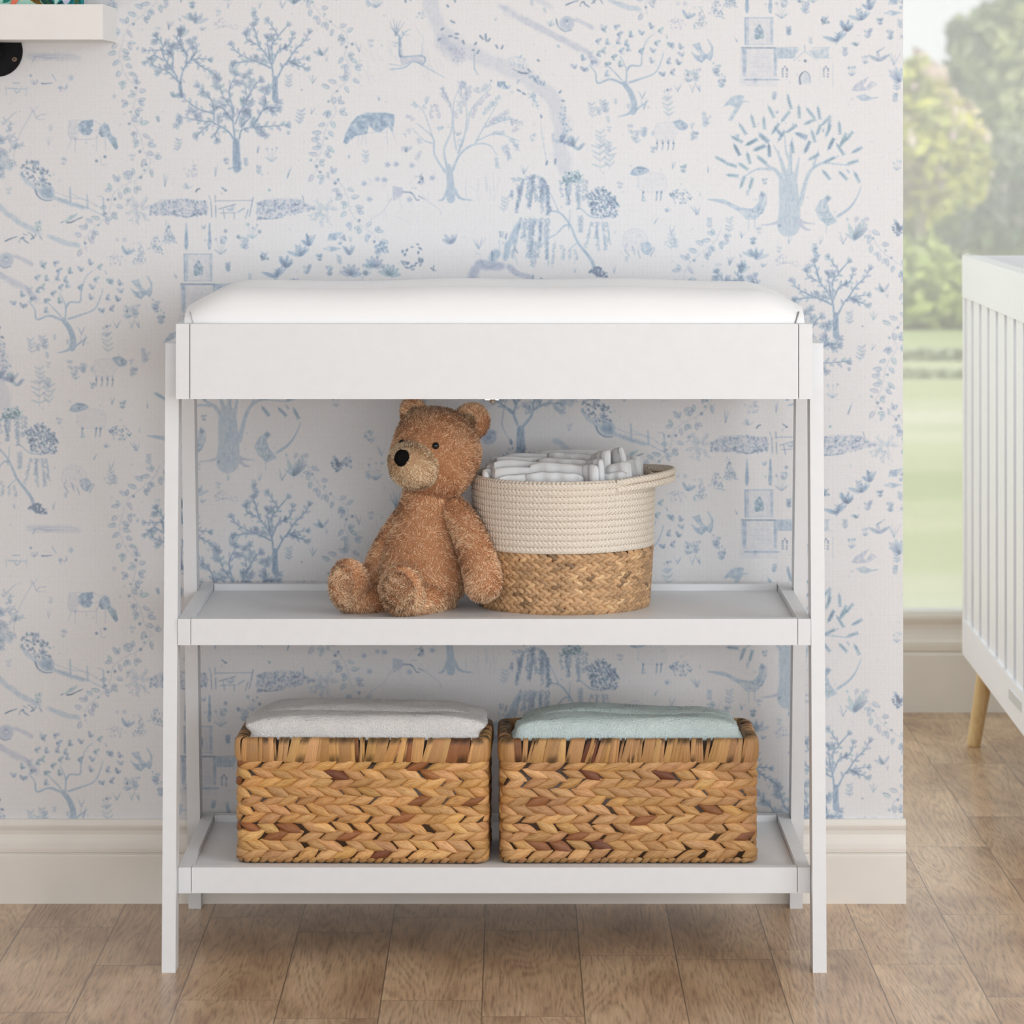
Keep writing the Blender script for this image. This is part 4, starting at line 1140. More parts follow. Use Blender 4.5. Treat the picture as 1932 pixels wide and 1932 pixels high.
# ================================================================== changing table
def changing_table():
    T = empty('changing_table', (-.0255, .22, 0))
    tag(T, 'white two-shelf changing table with padded tray, standing on the wooden floor', 'changing table')
    o = Vector(T.location)
    def B(name, x0, x1, y0, y1, z0, z1, parent, bev=.0015):
        return boxobj(name, x0, x1, y0 - o.y, y1 - o.y, z0 - o.z, z1 - o.z, M_WHITE, parent, bev)
    li, lo = .4563, .4760
    for s in (-1, 1):
        xa, xb = sorted((s * li, s * lo))
        # front leg leans back, rear leg leans forward
        for y0, y1, ztop in ((0., .046, .898), (.420, .466, .898)):
            sl = .062 if y0 == 0 else -.150
            bm = bmesh.new()
            c = []
            for z in (0, ztop):
                d = sl * z - o.y
                c += [(xa, y0 + d, z), (xb, y0 + d, z), (xb, y1 + d, z), (xa, y1 + d, z)]
            hexa(bm, c)
            finish(bm, 'leg', M_WHITE, T, bevel=.0022)
        B('top_rail', xa + .0006, xb - .0006, .1025, .2845, .855, .8978, T)
    # shelves
    def shelf(name, y0, y1, z0, z1, surf, zb):
        S = boxobj(name, -.437, .437, y0 + .012 - o.y, y1 - .012 - o.y, zb, surf, M_WHITE, T, .0005)
        for s in (-1, 1):
            xa, xb = sorted((s * .4373, s * .4556))
            B('side_rail', xa, xb, y0, y1, z0, z1, S, .0014)
        B('front_rail', -.4364, .4364, y0 + .0006, y0 + .019, z0, z1, S, .0014)
        B('back_rail', -.4364, .4364, y1 - .019, y1 - .0006, z0, z1, S, .0014)
        return S
    tag(shelf('shelf', .028, .442, .4650, .5026, .4926, .480), 'middle shelf of the table')
    tag(shelf('shelf', .035, .446, .1064, .1434, .1334, .121), 'bottom shelf of the table')
    # tray for the pad
    y0, y1, z0, z1 = .010, .442, .8206, .9282
    Y = boxobj('tray', -.437, .437, y0 + .012 - o.y, y1 - .012 - o.y, .838, .850, M_WHITE, T, .0005)
    for s in (-1, 1):
        xa, xb = sorted((s * .4373, s * .4566))
        B('side_panel', xa, xb, y0, y1, z0, z1, Y, .0014)
    B('front_panel', -.4362, .4362, y0 + .0004, y0 + .0186, z0, z1, Y, .0014)
    B('back_panel', -.4362, .4362, y1 - .019, y1 - .0006, z0, z1, Y, .0014)
    # small metal fastener just under the tray
    bm = bmesh.new()
    c = P(928, 757, .12)
    c = Vector((c.x - o.x, .12 - o.y, c.z))
    box(bm, c.x - .011, c.x + .011, c.y - .006, c.y + .006, c.z + .001, .8385)
    bmesh.ops.create_cone(bm, cap_ends=True, segments=14, radius1=.004, radius2=.0055, depth=.006, matrix=Matrix.Translation((c.x + .001, c.y - .003, c.z)))
    tag(finish(bm, 'bracket', M_STEEL, T, bevel=.0008, seg=1), 'steel bracket under the tray')
    return T
changing_table()

def changing_pad():
    """contoured vinyl pad: high long sides, sloping corners"""
    cx, y0, y1, zb = -.0255, .0315, .4195, .8515
    T = empty('changing_pad', (cx, (y0 + y1) / 2, zb))
    tag(T, 'white contoured changing pad lying in the tray on top of the table', 'changing pad')
    nx, ns = 121, 64
    hx = .4345
    X = np.linspace(-1, 1, nx)
    # cross-section parameter runs up the front, over the top, down the back
    sec = []
    for k in range(ns):
        t = k / (ns - 1)
        sec.append(t)
    G = np.zeros((nx, ns, 3))
    W = (y1 - y0) / 2
    for i, xx in enumerate(X):
        x = np.sign(xx) * (1 - (1 - abs(xx)) ** 1.35) * hx if abs(xx) > 0 else 0
        e = max(0, (abs(x) - (hx - .064)) / .064)                    # 0..1 in the end zone
        ztop = .1262 - .027 * e ** 1.9 + .0016 * math.sin(9 * x + 1) - .0011 * math.sin(23 * x)
        bulge = .006 * math.sin(math.pi * min(1, (hx - abs(x)) / .05) * .5)
        for k, t in enumerate(sec):
            a = t * 2 - 1                                            # -1 front bottom .. 1 back bottom
            u = abs(a)
            if u > .62:                                              # the upright side
                h = (1 - u) / .38
                z = h * (ztop - .034)
                y = -W - bulge * math.sin(h * PI)
            elif u > .48:                                            # rounded shoulder
                h = (.62 - u) / .14
                z = (ztop - .034) + .034 * math.sin(h * PI / 2)
                y = -W + .060 * (1 - math.cos(h * PI / 2))
            else:                                                    # hollow top
                h = u / .48
                z = ztop - .022 * (1 - h * h) ** 2 * (1 - e)
                y = -(W - .060) * h
            y = y if a < 0 else -y
            px = x
            if u > .45:                                              # ends bulge over the tray edge
                px = x + np.sign(x) * .013 * e * math.sin(min(1, z / .10) * PI * .62) * (1 if z > .07 else .5)
            G[i, k] = (px, y, z)
    A_ = Acc()
    A_.grid(G, (1, 1, 1))
    me = A_.mesh('cover')
    bm = bmesh.new()
    bm.from_mesh(me)
    bnd = [e for e in bm.edges if e.is_boundary]
    bmesh.ops.holes_fill(bm, edges=bnd, sides=0)
    bpy.data.meshes.remove(me)
    finish(bm, 'cover', M_PAD, T, smooth=True)
    # front corner lines: left stitched, right a dark tube painting the fold's shade
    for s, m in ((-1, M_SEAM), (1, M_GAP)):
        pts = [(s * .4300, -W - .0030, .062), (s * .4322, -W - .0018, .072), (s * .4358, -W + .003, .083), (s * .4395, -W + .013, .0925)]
        tube('seam_fold_shade', pts, .0009 if s < 0 else .0012, m, T, n=6)
    return T

def tube(name, pts, r, mat, parent=None, n=10, rr=None, cap=True):
    """swept tube through points; rr = radius per point"""
    Q = [Vector(p) for p in pts]
    bm = bmesh.new()
    rings = []
    up = Vector((0.13, .2, 1)).normalized()
    for i, q in enumerate(Q):
        d = (Q[min(i + 1, len(Q) - 1)] - Q[max(i - 1, 0)]).normalized()
        a = d.cross(up)
        if a.length < 1e-3:
            a = d.cross(Vector((1, 0, 0)))
        a.normalize()
        b = d.cross(a)
        rad = rr[i] if rr else r
        rings.append([bm.verts.new(q + (a * math.cos(t) + b * math.sin(t)) * rad) for t in [2 * PI * k / n for k in range(n)]])
    for i in range(len(rings) - 1):
        for k in range(n):
            bm.faces.new((rings[i][k], rings[i][(k + 1) % n], rings[i + 1][(k + 1) % n], rings[i + 1][k]))
    if cap:
        bm.faces.new(rings[0][::-1])
        bm.faces.new(rings[-1])
    return finish(bm, name, mat, parent, smooth=True)
changing_pad()

# ================================================================== woven strips
def strip(acc, fmap, s, z, L, Wd, tilt, B, tint, rnd, nu=9, nv=5, tip=.004, asym=0., lift=0.):
    """one lens-shaped strip laid on a surface; fmap(s, z, n) -> xyz arrays"""
    u = np.linspace(-1, 1, nu)
    v = np.linspace(-1, 1, nv)
    U, V_ = np.meshgrid(u, v, indexing='ij')
    hw = Wd * np.clip(1 - np.abs(U) ** 1.75, 0, 1) ** .86
    a = U * L
    c = V_ * hw
    ct, stt = math.cos(tilt), math.sin(tilt)
    S = s + a * ct - c * stt
    Z = z + a * stt + c * ct
    n = B * np.sqrt(np.clip(1 - V_ ** 2, 0, 1)) * (.55 + .45 * (1 - U ** 2)) + tip * U + lift - .0012 * (np.abs(V_) > .95)
    luv = np.stack([U * 2 + rnd[0] * 50, V_ + rnd[1] * 50, np.full_like(U, rnd[2] * 20)], -1)
    acc.grid(fmap(S, Z, n), tint, luv)

def rr_path(hx, hy, r):
    """perimeter map of a rounded rectangle: s=0 at the middle of the front, running to +x"""
    lens = [hx - r, PI * r / 2, 2 * (hy - r), PI * r / 2, 2 * (hx - r), PI * r / 2, 2 * (hy - r), PI * r / 2, hx - r]
    cum = np.concatenate([[0], np.cumsum(lens)])
    tot = cum[-1]
    def f(S, Z, n):
        S = np.mod(S, tot)
        k = np.clip(np.searchsorted(cum, S, side='right') - 1, 0, 8)
        t = S - cum[k]
        X = np.zeros_like(S); Y = np.zeros_like(S); NX = np.zeros_like(S); NY = np.zeros_like(S)
        corners = {1: (hx - r, -hy + r, -PI / 2), 3: (hx - r, hy - r, 0.), 5: (-hx + r, hy - r, PI / 2), 7: (-hx + r, -hy + r, PI)}
        for kk in range(9):
            m = k == kk
            if not m.any():
                continue
            if kk in corners:
                cx, cy, a0 = corners[kk]
                a = a0 + t[m] / r
                X[m] = cx + r * np.cos(a); Y[m] = cy + r * np.sin(a); NX[m] = np.cos(a); NY[m] = np.sin(a)
            elif kk in (0, 8):
                X[m] = t[m] + (0 if kk == 0 else -hx + r); Y[m] = -hy; NY[m] = -1
            elif kk == 2:
                X[m] = hx; Y[m] = -hy + r + t[m]; NX[m] = 1
            elif kk == 4:
                X[m] = hx - r - t[m]; Y[m] = hy; NY[m] = 1
            else:
                X[m] = -hx; Y[m] = hy - r - t[m]; NX[m] = -1
        return np.stack([X + NX * n, Y + NY * n, Z], -1)
    return f, tot

def shell(name, fm, tot, z0, z1, t, mat, parent, n=160, tint=(.05, .03, .018)):
    """open-topped dark core that the strips are woven on"""
    S = np.linspace(0, tot, n, endpoint=False)
    prof = [(z0, -.02), (z0, 0), (z1, 0), (z1, -t), (z0 + t, -t), (z0 + t, -.02)]
    G = np.stack([fm(S, np.full_like(S, z), np.full_like(S, d)) for z, d in prof], 1)
    a = Acc()
    a.grid(G, tint, None, wrap_u=True)
    me = a.mesh(name, False)
    bm = bmesh.new()
    bm.from_mesh(me)
    bpy.data.meshes.remove(me)
    bmesh.ops.holes_fill(bm, edges=[e for e in bm.edges if e.is_boundary], sides=0)
    return finish(bm, name, mat, parent)

def straw_tint(r, warm):
    k = r.random()
    if k < .016:
        c = np.array(srgb(116, 68, 44))
    elif k < .06:
        c = np.array(srgb(150, 98, 60))
    elif k < .34:
        c = np.array(srgb(216, 172, 116))
    else:
        c = np.array(srgb(198, 153, 101))
    c = c * r.uniform(.82, 1.15) * np.array([1, r.uniform(.95, 1.04), r.uniform(.85, 1.12)])
    return c * warm

def hyacinth_basket(name, cx, yf, rz, w, depth, z0, H, seed, label, warm):
    r = np.random.default_rng(seed)
    T = empty(name, (cx, yf + depth / 2, z0), rz)
    tag(T, label, 'basket', 'woven rectangular baskets on the bottom shelf')
    hx, hy = w / 2, depth / 2
    fm, tot = rr_path(hx - .006, hy - .006, .016)
    band = .0335
    core = shell('core', fm, tot, .002, H - .004, .010, M_STRAW, T)
    # body: rows of alternating slant
    acc = Acc()
    zt = H - band
    rows = 11
    zlo = .0075
    rh = (zt - zlo) / rows
    for i in range(rows):
        z = zlo + (i + .5) * rh
        sgn = 1 if i % 2 == 0 else -1
        n = int(round(tot / .0275))
        st = tot / n
        ph = r.uniform(0, st)
        for k in range(n):
            jit = r.normal(0, 1, 6)
            L = .0204 * (1 + .09 * jit[0])
            strip(acc, fm, ph + (k + .1 * jit[1]) * st, z + .0009 * jit[2], L, .0088 * (1 + .08 * jit[3]), sgn * (.33 + .06 * jit[4]), .0050 * (1 + .1 * jit[5]), straw_tint(r, warm), r.random(3), tip=.0016, lift=.0006)
    wv = link('weave', acc.mesh('weave'), M_STRAW, T)
    # base rope
    acc = Acc()
    n = int(tot / .012)
    for k in range(n):
        strip(acc, fm, k * tot / n, .0048, .0085, .0046, .35 + r.normal(0, .1), .0042, straw_tint(r, warm * .85), r.random(3), nu=7)
    link('base_rope', acc.mesh('base_rope'), M_STRAW, T)
    # rim: upright strips folded over the edge
    acc = Acc()
    s = 0.
    slant = 0.
    while s < tot:
        wd = r.choice([r.uniform(.0035, .007), r.uniform(.008, .017)])
        slant = np.clip(slant + r.normal(0, .12), -.05, .32)
        tint = straw_tint(r, warm * .92)
        nu, nv = 12, 5
        # profile: up the outside, over the top, down the inside
        prof = [(-.001 + zt, .0035), (zt + .004, .0062), (zt + .014, .0068), (zt + .024, .0064), (H - .0035, .0056), (H - .0008, .003), (H + .0004, -.003), (H - .001, -.009), (H - .004, -.0115), (H - .012, -.0122), (H - .020, -.0122), (H - .030, -.012)]
        V_ = np.linspace(-1, 1, nv)
        G = np.zeros((nu, nv, 3))
        tt = np.zeros((nu, nv, 3))
        burn_top = r.random() < .42
        burn_bot = r.random() < .22
        for i, (z, nn) in enumerate(prof):
            dome = .0016 * (1 - V_ ** 2)
            S = s + wd / 2 + V_ * wd * .53 + slant * (z - zt)
            zz = np.full(nv, z) + r.normal(0, .0004, nv)
            G[i] = fm(S, zz, nn + (dome if nn > -.006 else -dome * .5) )
            k = np.ones(nv)
            h = (z - zt) / band
            if burn_top and h > .72 and nn > -.01:
                k *= .22 + .3 * abs(V_)
            if burn_bot and h < .3:
                k *= .25 + .5 * V_ ** 2
            if nn < -.008:
                k *= .8
            tt[i] = tint[None] * k[:, None]
        U = np.linspace(0, 3, nu)[:, None] + np.zeros(nv)[None]
        luv = np.stack([U + r.random() * 50, np.broadcast_to(V_ * wd * 190, (nu, nv)) + r.random() * 50, np.full((nu, nv), r.random() * 20)], -1)
        acc.grid(G, tt, luv)
        s += wd
    link('rim', acc.mesh('rim'), M_STRAW, T)
    return T

ZS = .1334                                              # bottom shelf surface
hyacinth_basket('woven_basket', -.2175, .106, -.022, .372, .196, ZS, .1834, 3, 'woven water hyacinth basket holding the white blanket', np.array([1.03, .98, .90]))
hyacinth_basket('woven_basket', .1705, .106, .004, .3795, .196, ZS, .1826, 8, 'woven water hyacinth basket holding the mint blanket', np.array([.97, .94, .92]))

PILE = []                                                # soft goods get their pile once the fur helper exists
def blanket(name, cx, y0, y1, hx, zb, ztop, mat, label, seed, rz, puff, rim=ZS + .183):
    """folded plush blanket: two soft layers pushed into a basket"""
    cy = (y0 + y1) / 2
    T = empty(name, (cx, cy, zb), rz)
    tag(T, label, 'blanket', 'folded blankets in the baskets')
    H = ztop - zb
    def lump(nm, ya, yb, hxx, h, sx, amp, pw=5.):
        nu, nv = 120, 64
        th = np.linspace(-PI, PI, nu, endpoint=False)
        ph = np.linspace(-PI / 2, PI / 2, nv)
        TH_, PH = np.meshgrid(th, ph, indexing='ij')
        sp = lambda a, e: np.sign(a) * np.abs(a) ** e
        e1, e2 = .50, .20
        X = hxx * sp(np.cos(PH), e1) * sp(np.cos(TH_), e2) + sx
        Y = (yb - ya) / 2 * sp(np.cos(PH), e1) * sp(np.sin(TH_), e2) + (ya + yb) / 2 - cy
        Z = h / 2 * sp(np.sin(PH), .42) + h / 2
        G = np.stack([X, Y, Z], -1)
        for i in range(nu):
            for k in range(nv):
                q = Vector((G[i, k, 0] * 9 + seed, G[i, k, 1] * 9, G[i, k, 2] * 9))
                d = mnoise.noise(q) * amp + mnoise.noise(q * 4.3) * amp * .22
                G[i, k, 2] += d * (G[i, k, 2] > h * .5)
                G[i, k, 1] += d * .5
        up = np.clip((G[..., 2] - (rim - zb)) / .018, 0, 1)
        G[..., 0] *= 1 + puff * up * up * (3 - 2 * up)
        PILE.append((nm, G.transpose(1, 0, 2).copy(), mat, T, (cx, cy, zb)))
    lump('fold', y0, y0 + (y1 - y0) * .55, hx, H, 0, .006)
    lump('fold', y0 + (y1 - y0) * .28, y1, hx - .010, H + .003, .003, .006)
    return T
blanket('blanket', -.2155, .128, .282, .1765, ZS + .0105, .3475, ((.93, .92, .91), (.98, .975, .965)), 'folded off-white plush blanket heaped in a woven basket', 2., -.022, .17)
blanket('blanket', .1700, .128, .282, .1775, ZS + .0105, .3425, ((.75, .885, .88), (.86, .95, .945)), 'folded pale mint plush blanket in a woven basket', 9., .004, .095)

# ================================================================== round rope basket
ZM = .4926
RBX, RBY = .0785, .2690
def rope_basket():
    r = np.random.default_rng(21)
    T = empty('rope_basket', (RBX, RBY, ZM))
    tag(T, 'round basket of cream cotton rope over braided brown seagrass, beside the teddy bear', 'basket')
    zb, zt = .0912, .1952
    rb, rm, rt = .1285, .1345, .1375
    def rad(z):
        return np.where(z < zb, rb + (rm - rb) * np.clip(z / zb, 0, 1) ** .8, rm + (rt - rm) * np.clip((z - zb) / (zt - zb), 0, 1))
    # cream rope rows
    rows, per, na = 11, 9, 240
    th = np.linspace(0, 2 * PI, na, endpoint=False) + PI
    rh = (zt - zb) / rows
    prof, vv = [], []
    for i in range(rows):
        for k in range(per):
            t = k / per
            z = zb + (i + t) * rh
            prof.append((z, .0024 * abs(math.sin(t * PI)) ** .6))
            vv.append(i + t)
    prof.append((zt, .001)); vv.append(rows)
    for t in np.linspace(.15, 1, 6):
        prof.append((zt + .0035 * math.sin(t * PI), -.0085 * t)); vv.append(rows + .1)
    for i in range(rows - 1, -1, -1):
        prof.append((zb + i * rh, -.0085)); vv.append(i)
    G = np.zeros((na, len(prof), 3)); U = np.zeros((na, len(prof), 3))
    for j, (z, d) in enumerate(prof):
        R = rad(np.array(z)) + d
        wob = .0011 * np.sin(3 * th + 1) + .0006 * np.sin(7 * th)
        dz = .0010 * np.sin(2 * th + .5) - .002 * np.cos(th) * (1 if z > zb + .05 else .6)
        G[:, j] = np.stack([(R + wob) * np.sin(th), -(R + wob) * np.cos(th), z + dz], -1)
        U[:, j] = np.stack([th * .136, np.full(na, vv[j]), np.zeros(na)], -1)
    a = Acc()
    a.grid(G, (1, 1, 1), U, wrap_u=True)
    tag(link('rope_wall', a.mesh('rope_wall'), M_ROPE, T), 'cream cotton rope upper wall')
    # braided seagrass
    def fm(S, Z, n):
        R = rad(Z) + n - .003
        t = S / .132
        return np.stack([R * np.sin(t), -R * np.cos(t), Z - .0016 * np.cos(t) * (Z / zb)], -1)
    tot = 2 * PI * .132
    core = shell('core', fm, tot, .0008, zb + .002, .006, M_STRAW2, T, 120, (.045, .026, .014))
    acc = Acc()
    nr = 7
    rh2 = zb / nr
    for i in range(nr):
        z = i * rh2
        n = int(tot / .0128)
        for k in range(n):
            for half in (0, 1):
                j = r.normal(0, 1, 4)
                c = np.array(srgb(200, 160, 118)) * r.uniform(.75, 1.18)
                if r.random() < .07:
                    c = np.array(srgb(228, 190, 142))
                if r.random() < .06:
                    c *= .55
                zz = z + rh2 * (.27 if half == 0 else .72)
                strip(acc, fm, (k + .5 * half + .08 * j[0]) * tot / n, zz, .0112 * (1 + .1 * j[1]), .0058, (.55 if half == 0 else -.55) + .07 * j[2], .0034, c, r.random(3), nu=6, nv=4, tip=.0008, lift=.0005)
    link('seagrass_braid', acc.mesh('seagrass_braid'), M_STRAW2, T)
    # running stitches in the grooves
    acc = Acc()
    for i in range(1, nr):
        n = 150
        for k in range(n):
            strip(acc, fm, k * tot / n, i * rh2, .0017, .0006, 0, .0042, (.02, .014, .010), (0, 0, 0), nu=3, nv=3, tip=0)
    link('stitching', acc.mesh('stitching'), M_STRAW2, T)['kind'] = 'stuff'
    # rope handle: a flat two-strand loop standing out to the right
    pts = []
    a0, a1 = math.radians(45), math.radians(135)
    R0 = rt + .003
    for a_ in np.linspace(math.radians(33), a0, 4)[:-1]:
        pts.append((R0 * math.sin(a_), -R0 * math.cos(a_)))
    p0 = Vector((R0 * math.sin(a0), -R0 * math.cos(a0)))
    p1 = Vector((R0 * math.sin(a1), -R0 * math.cos(a1)))
    tip = Vector((rt + .0335, 0))
    for t in np.linspace(0, 1, 22).tolist():
        b0, b1 = p0 + Vector((.086, .060)), p1 + Vector((.086, -.060))
        q = (1 - t) ** 3 * p0 + 3 * (1 - t) ** 2 * t * b0 + 3 * (1 - t) * t * t * b1 + t ** 3 * p1
        pts.append((q.x, q.y))
    for a_ in np.linspace(a1, math.radians(147), 4)[1:]:
        pts.append((R0 * math.sin(a_), -R0 * math.cos(a_)))
    pts = np.array(pts)
    d = np.gradient(pts, axis=0)
    nrm = np.stack([d[:, 1], -d[:, 0]], -1)
    nrm /= np.linalg.norm(nrm, axis=1)[:, None]
    edge = np.minimum(np.arange(len(pts)), np.arange(len(pts))[::-1])
    pts = pts * (1 - .035 * np.clip(1 - edge / 3, 0, 1))[:, None]
    ring = []
    for i in range(2):
        for t in np.linspace(0, PI, 7):
            ring.append((.0050 * math.sin(t), (i + (1 - math.cos(t)) / 2) * .0105))
    for i in (1, 0):
        for t in np.linspace(0, PI, 7):
            ring.append((-.0050 * math.sin(t), (i + 1 - (1 - math.cos(t)) / 2) * .0105))
    ln = np.concatenate([[0], np.cumsum(np.linalg.norm(np.diff(pts, axis=0), axis=1))])
    G = np.zeros((len(pts), len(ring), 3)); U = np.zeros_like(G)
    for j, (dn, z) in enumerate(ring):
        lift = .009 * np.sin(np.linspace(0, 1, len(pts)) * PI)
        G[:, j] = np.concatenate([pts + nrm * dn, (zt - .0185 + z + lift)[:, None]], 1)
        U[:, j, 0] = ln
        U[:, j, 1] = z / .0105
    a = Acc()
    a.grid(G, (1, 1, 1), U, wrap_v=True)
    tag(link('handle', a.mesh('handle'), M_ROPE, T), 'rope loop handle')
    return T
rope_basket()

# ================================================================== folded diapers standing in the basket
def diaper_mesh(w, h, t, seed, bend):
    """folded pad: rounded slab with pleated upper edge, origin at the bottom"""
    nu, nv = 26, 34
    a = np.linspace(-1, 1, nu)
    b = np.linspace(0, 2 * PI, nv, endpoint=False)
    G = np.zeros((nu, nv, 3))
    for i, x in enumerate(a):
        e = (1 - abs(x) ** 6) ** .5
        for k, q in enumerate(b):
            yy = math.copysign(abs(math.cos(q)) ** .6, math.cos(q)) * t / 2 * (.35 + .65 * e)
            zz = math.copysign(abs(math.sin(q)) ** .55, math.sin(q)) * h / 2 * (.9 + .1 * e) + h / 2
            nz = mnoise.noise(Vector((x * 2.2 + seed * 7, zz * 40, seed)))
            crease = .0024 * math.sin(x * 11 + seed * 3 + zz * 60)
            G[i, k] = (x * w / 2, yy + bend * (zz / h) ** 2 + nz * .0016 + crease * .6, zz + .0022 * nz - .004 * (abs(x) ** 4))
    acc = Acc()
    acc.grid(G, (1, 1, 1), None, wrap_v=True)
    me = acc.mesh('diaper')
    bm = bmesh.new()
    bm.from_mesh(me)
    bpy.data.meshes.remove(me)
    bmesh.ops.holes_fill(bm, edges=[e for e in bm.edges if e.is_boundary], sides=0)
    bmesh.ops.recalc_face_normals(bm, faces=bm.faces[:])
    m2 = bpy.data.meshes.new('diaper')
    bm.to_mesh(m2)
    bm.free()
    for p in m2.polygons:
        p.use_smooth = True
    m2.materials.append(M_DIAPER)
    return m2

def diapers():
    # from the basket's middle: dx, dy, height above the rim, turn, lean, roll, width, label
    zr = ZM + .1952
    spots = [
        (-.048, -.078, .008, .10, .30, -.02, .110, 'folded white diaper lowest at the front left of the basket, beside the bear'),
        (-.052, -.052, .016, .12, .28, .05, .112, 'folded white diaper second from the front at the left rim of the basket'),
        (-.056, -.024, .022, .16, .24, .08, .108, 'folded white diaper third from the front on the left side of the basket'),
        (-.050, .006, .026, .18, .20, .06, .112, 'folded white diaper fourth from the front on the left side of the basket'),
        (-.040, .038, .028, .14, .18, .04, .104, 'folded white diaper at the back left of the rope basket'),
        (-.016, -.086, .012, -.10, .36, .02, .088, 'folded white diaper leaning on the front rim near the middle of the basket'),
        (-.004, -.054, .021, -.14, .30, .05, .100, 'long flat folded white diaper in the middle of the basket'),
        (.004, -.016, .025, -.16, .26, .05, .092, 'folded white diaper behind the long flat one in the middle'),
        (.030, -.062, .020, -1.10, .04, -.12, .070, 'folded white diaper turned edge-on right of the middle of the basket'),
        (.042, -.040, .026, -1.18, .0, -.20, .074, 'folded white diaper edge-on, second of the upright fan'),
        (.052, -.008, .034, -1.22, -.04, -.26, .080, 'tallest folded white diaper, standing upright in the fan'),
        (.070, .010, .032, -1.10, -.04, -.42, .080, 'folded white diaper at the back of the fan, curving to the right'),
        (.066, -.050, .018, -.60, .20, -.30, .074, 'folded white diaper slanting down to the right beside the fan'),
        (.082, -.020, .021, -.50, .20, -.26, .070, 'folded white diaper slanting at the right, second from the handle'),
        (.086, .016, .025, -.36, .18, -.16, .066, 'folded white diaper at the back right, near the rope handle'),
        (.070, -.072, .010, -.42, .30, -.16, .056, 'small folded white diaper low at the front right of the basket'),
        (-.113, -.030, .012, 1.35, .06, .06, .056, 'folded white diaper edge-on at the left rim, under the bear cheek'),
        (-.112, .006, .018, 1.5, .04, .05, .060, 'folded white diaper edge-on at the left rim, behind the bear head'),
        (-.098, .046, .022, 1.1, .06, .06, .056, 'folded white diaper at the back left rim, half hidden by the bear'),
        (.018, .022, .030, -.30, .18, .06, .090, 'folded white diaper at the back of the basket, left of the upright fan'),
        (.010, .060, .032, .05, .16, .0, .100, 'folded white diaper farthest back, against the rear rim'),
        (.098, -.006, .016, -.2, .2, -.12, .040, 'folded white diaper nearest the rope handle'),
    ]
    me = [diaper_mesh(1., .060, .0125, s, .004) for s in range(4)]
    for i, (dx, dy, up, rz, lean, roll, w, lab) in enumerate(spots):
        o = bpy.data.objects.new('diaper', me[i % 4])
        COL.objects.link(o)
        lean = -.12 if dy < -.06 else lean * .6
        top = Vector((RBX + dx, RBY + dy, zr + up))
        R = Matrix.Rotation(rz, 4, 'Z') @ Matrix.Rotation(roll, 4, 'Y') @ Matrix.Rotation(-lean, 4, 'X')
        S = Matrix.Diagonal((w, 1, 1, 1))
        o.matrix_world = Matrix.Translation(top - (R @ Vector((0, .004, .060)))) @ R @ S
        tag(o, lab, 'diaper', 'folded diapers in the rope basket')
diapers()
# ================================================================== teddy bear
FUR_RNG = np.random.default_rng(77)

def catmull(pts, n):
    Pn = np.array(pts, float)
    Q = np.vstack([2 * Pn[0] - Pn[1], Pn, 2 * Pn[-1] - Pn[-2]])
    out = []
    m = len(Pn) - 1
    for x in np.linspace(0, m, n):
        i = min(int(x), m - 1)
        t = x - i
        a, b, c, d = Q[i], Q[i + 1], Q[i + 2], Q[i + 3]
        out.append(.5 * (2 * b + (c - a) * t + (2 * a - 5 * b + 4 * c - d) * t * t + (3 * b - a - 3 * c + d) * t ** 3))
    return np.array(out)

def loft(stations, n=26, m=28, flat=1.):
    """rounded limb: stations (x, y, z, radius side, radius depth) along the limb, hemispherical ends"""
    S = catmull(stations, n)
    C, RA, RB = S[:, :3], S[:, 3], S[:, 4]
    D = np.gradient(C, axis=0)
    D /= np.linalg.norm(D, axis=1)[:, None]
    # end caps
    k = 6
    pre, post = [], []
    for j in range(k):
        a = (j + .02) / k * PI / 2
        pre.append((C[0] - D[0] * RA[0] * .9 * math.cos(a), RA[0] * math.sin(a), RB[0] * math.sin(a), D[0]))
        post.append((C[-1] + D[-1] * RA[-1] * .9 * math.cos(a), RA[-1] * math.sin(a), RB[-1] * math.sin(a), D[-1]))
    rows = pre + [(C[i], RA[i], RB[i], D[i]) for i in range(len(C))] + post[::-1]
    G = np.zeros((len(rows), m, 3))
    th = np.linspace(0, 2 * PI, m, endpoint=False)
    for i, (c, ra, rb, d) in enumerate(rows):
        dep = np.array([0, 1., 0]) - d * d[1]
        dep /= np.linalg.norm(dep) + 1e-9
        sd = np.cross(d, dep)
        G[i] = c + np.cos(th)[:, None] * sd * ra + np.sin(th)[:, None] * dep * rb
    return G

def ellip(c, r, R=None, n=26, m=34, warp=0., seed=0.):
    ph = np.linspace(-PI / 2 + .03, PI / 2 - .03, n)
    th = np.linspace(0, 2 * PI, m, endpoint=False)
    PH, TH_ = np.meshgrid(ph, th, indexing='ij')
    G = np.stack([np.cos(PH) * np.cos(TH_), np.cos(PH) * np.sin(TH_), np.sin(PH)], -1)
    if warp:
        for i in range(n):
            for k in range(m):
                G[i, k] *= 1 + warp * mnoise.noise(Vector(G[i, k] * 1.7) + Vector((seed, 0, 0)))
    G = G * np.array(r)
    if R is not None:
        G = G @ np.array(R.to_3x3()).T
    return G + np.array(c)

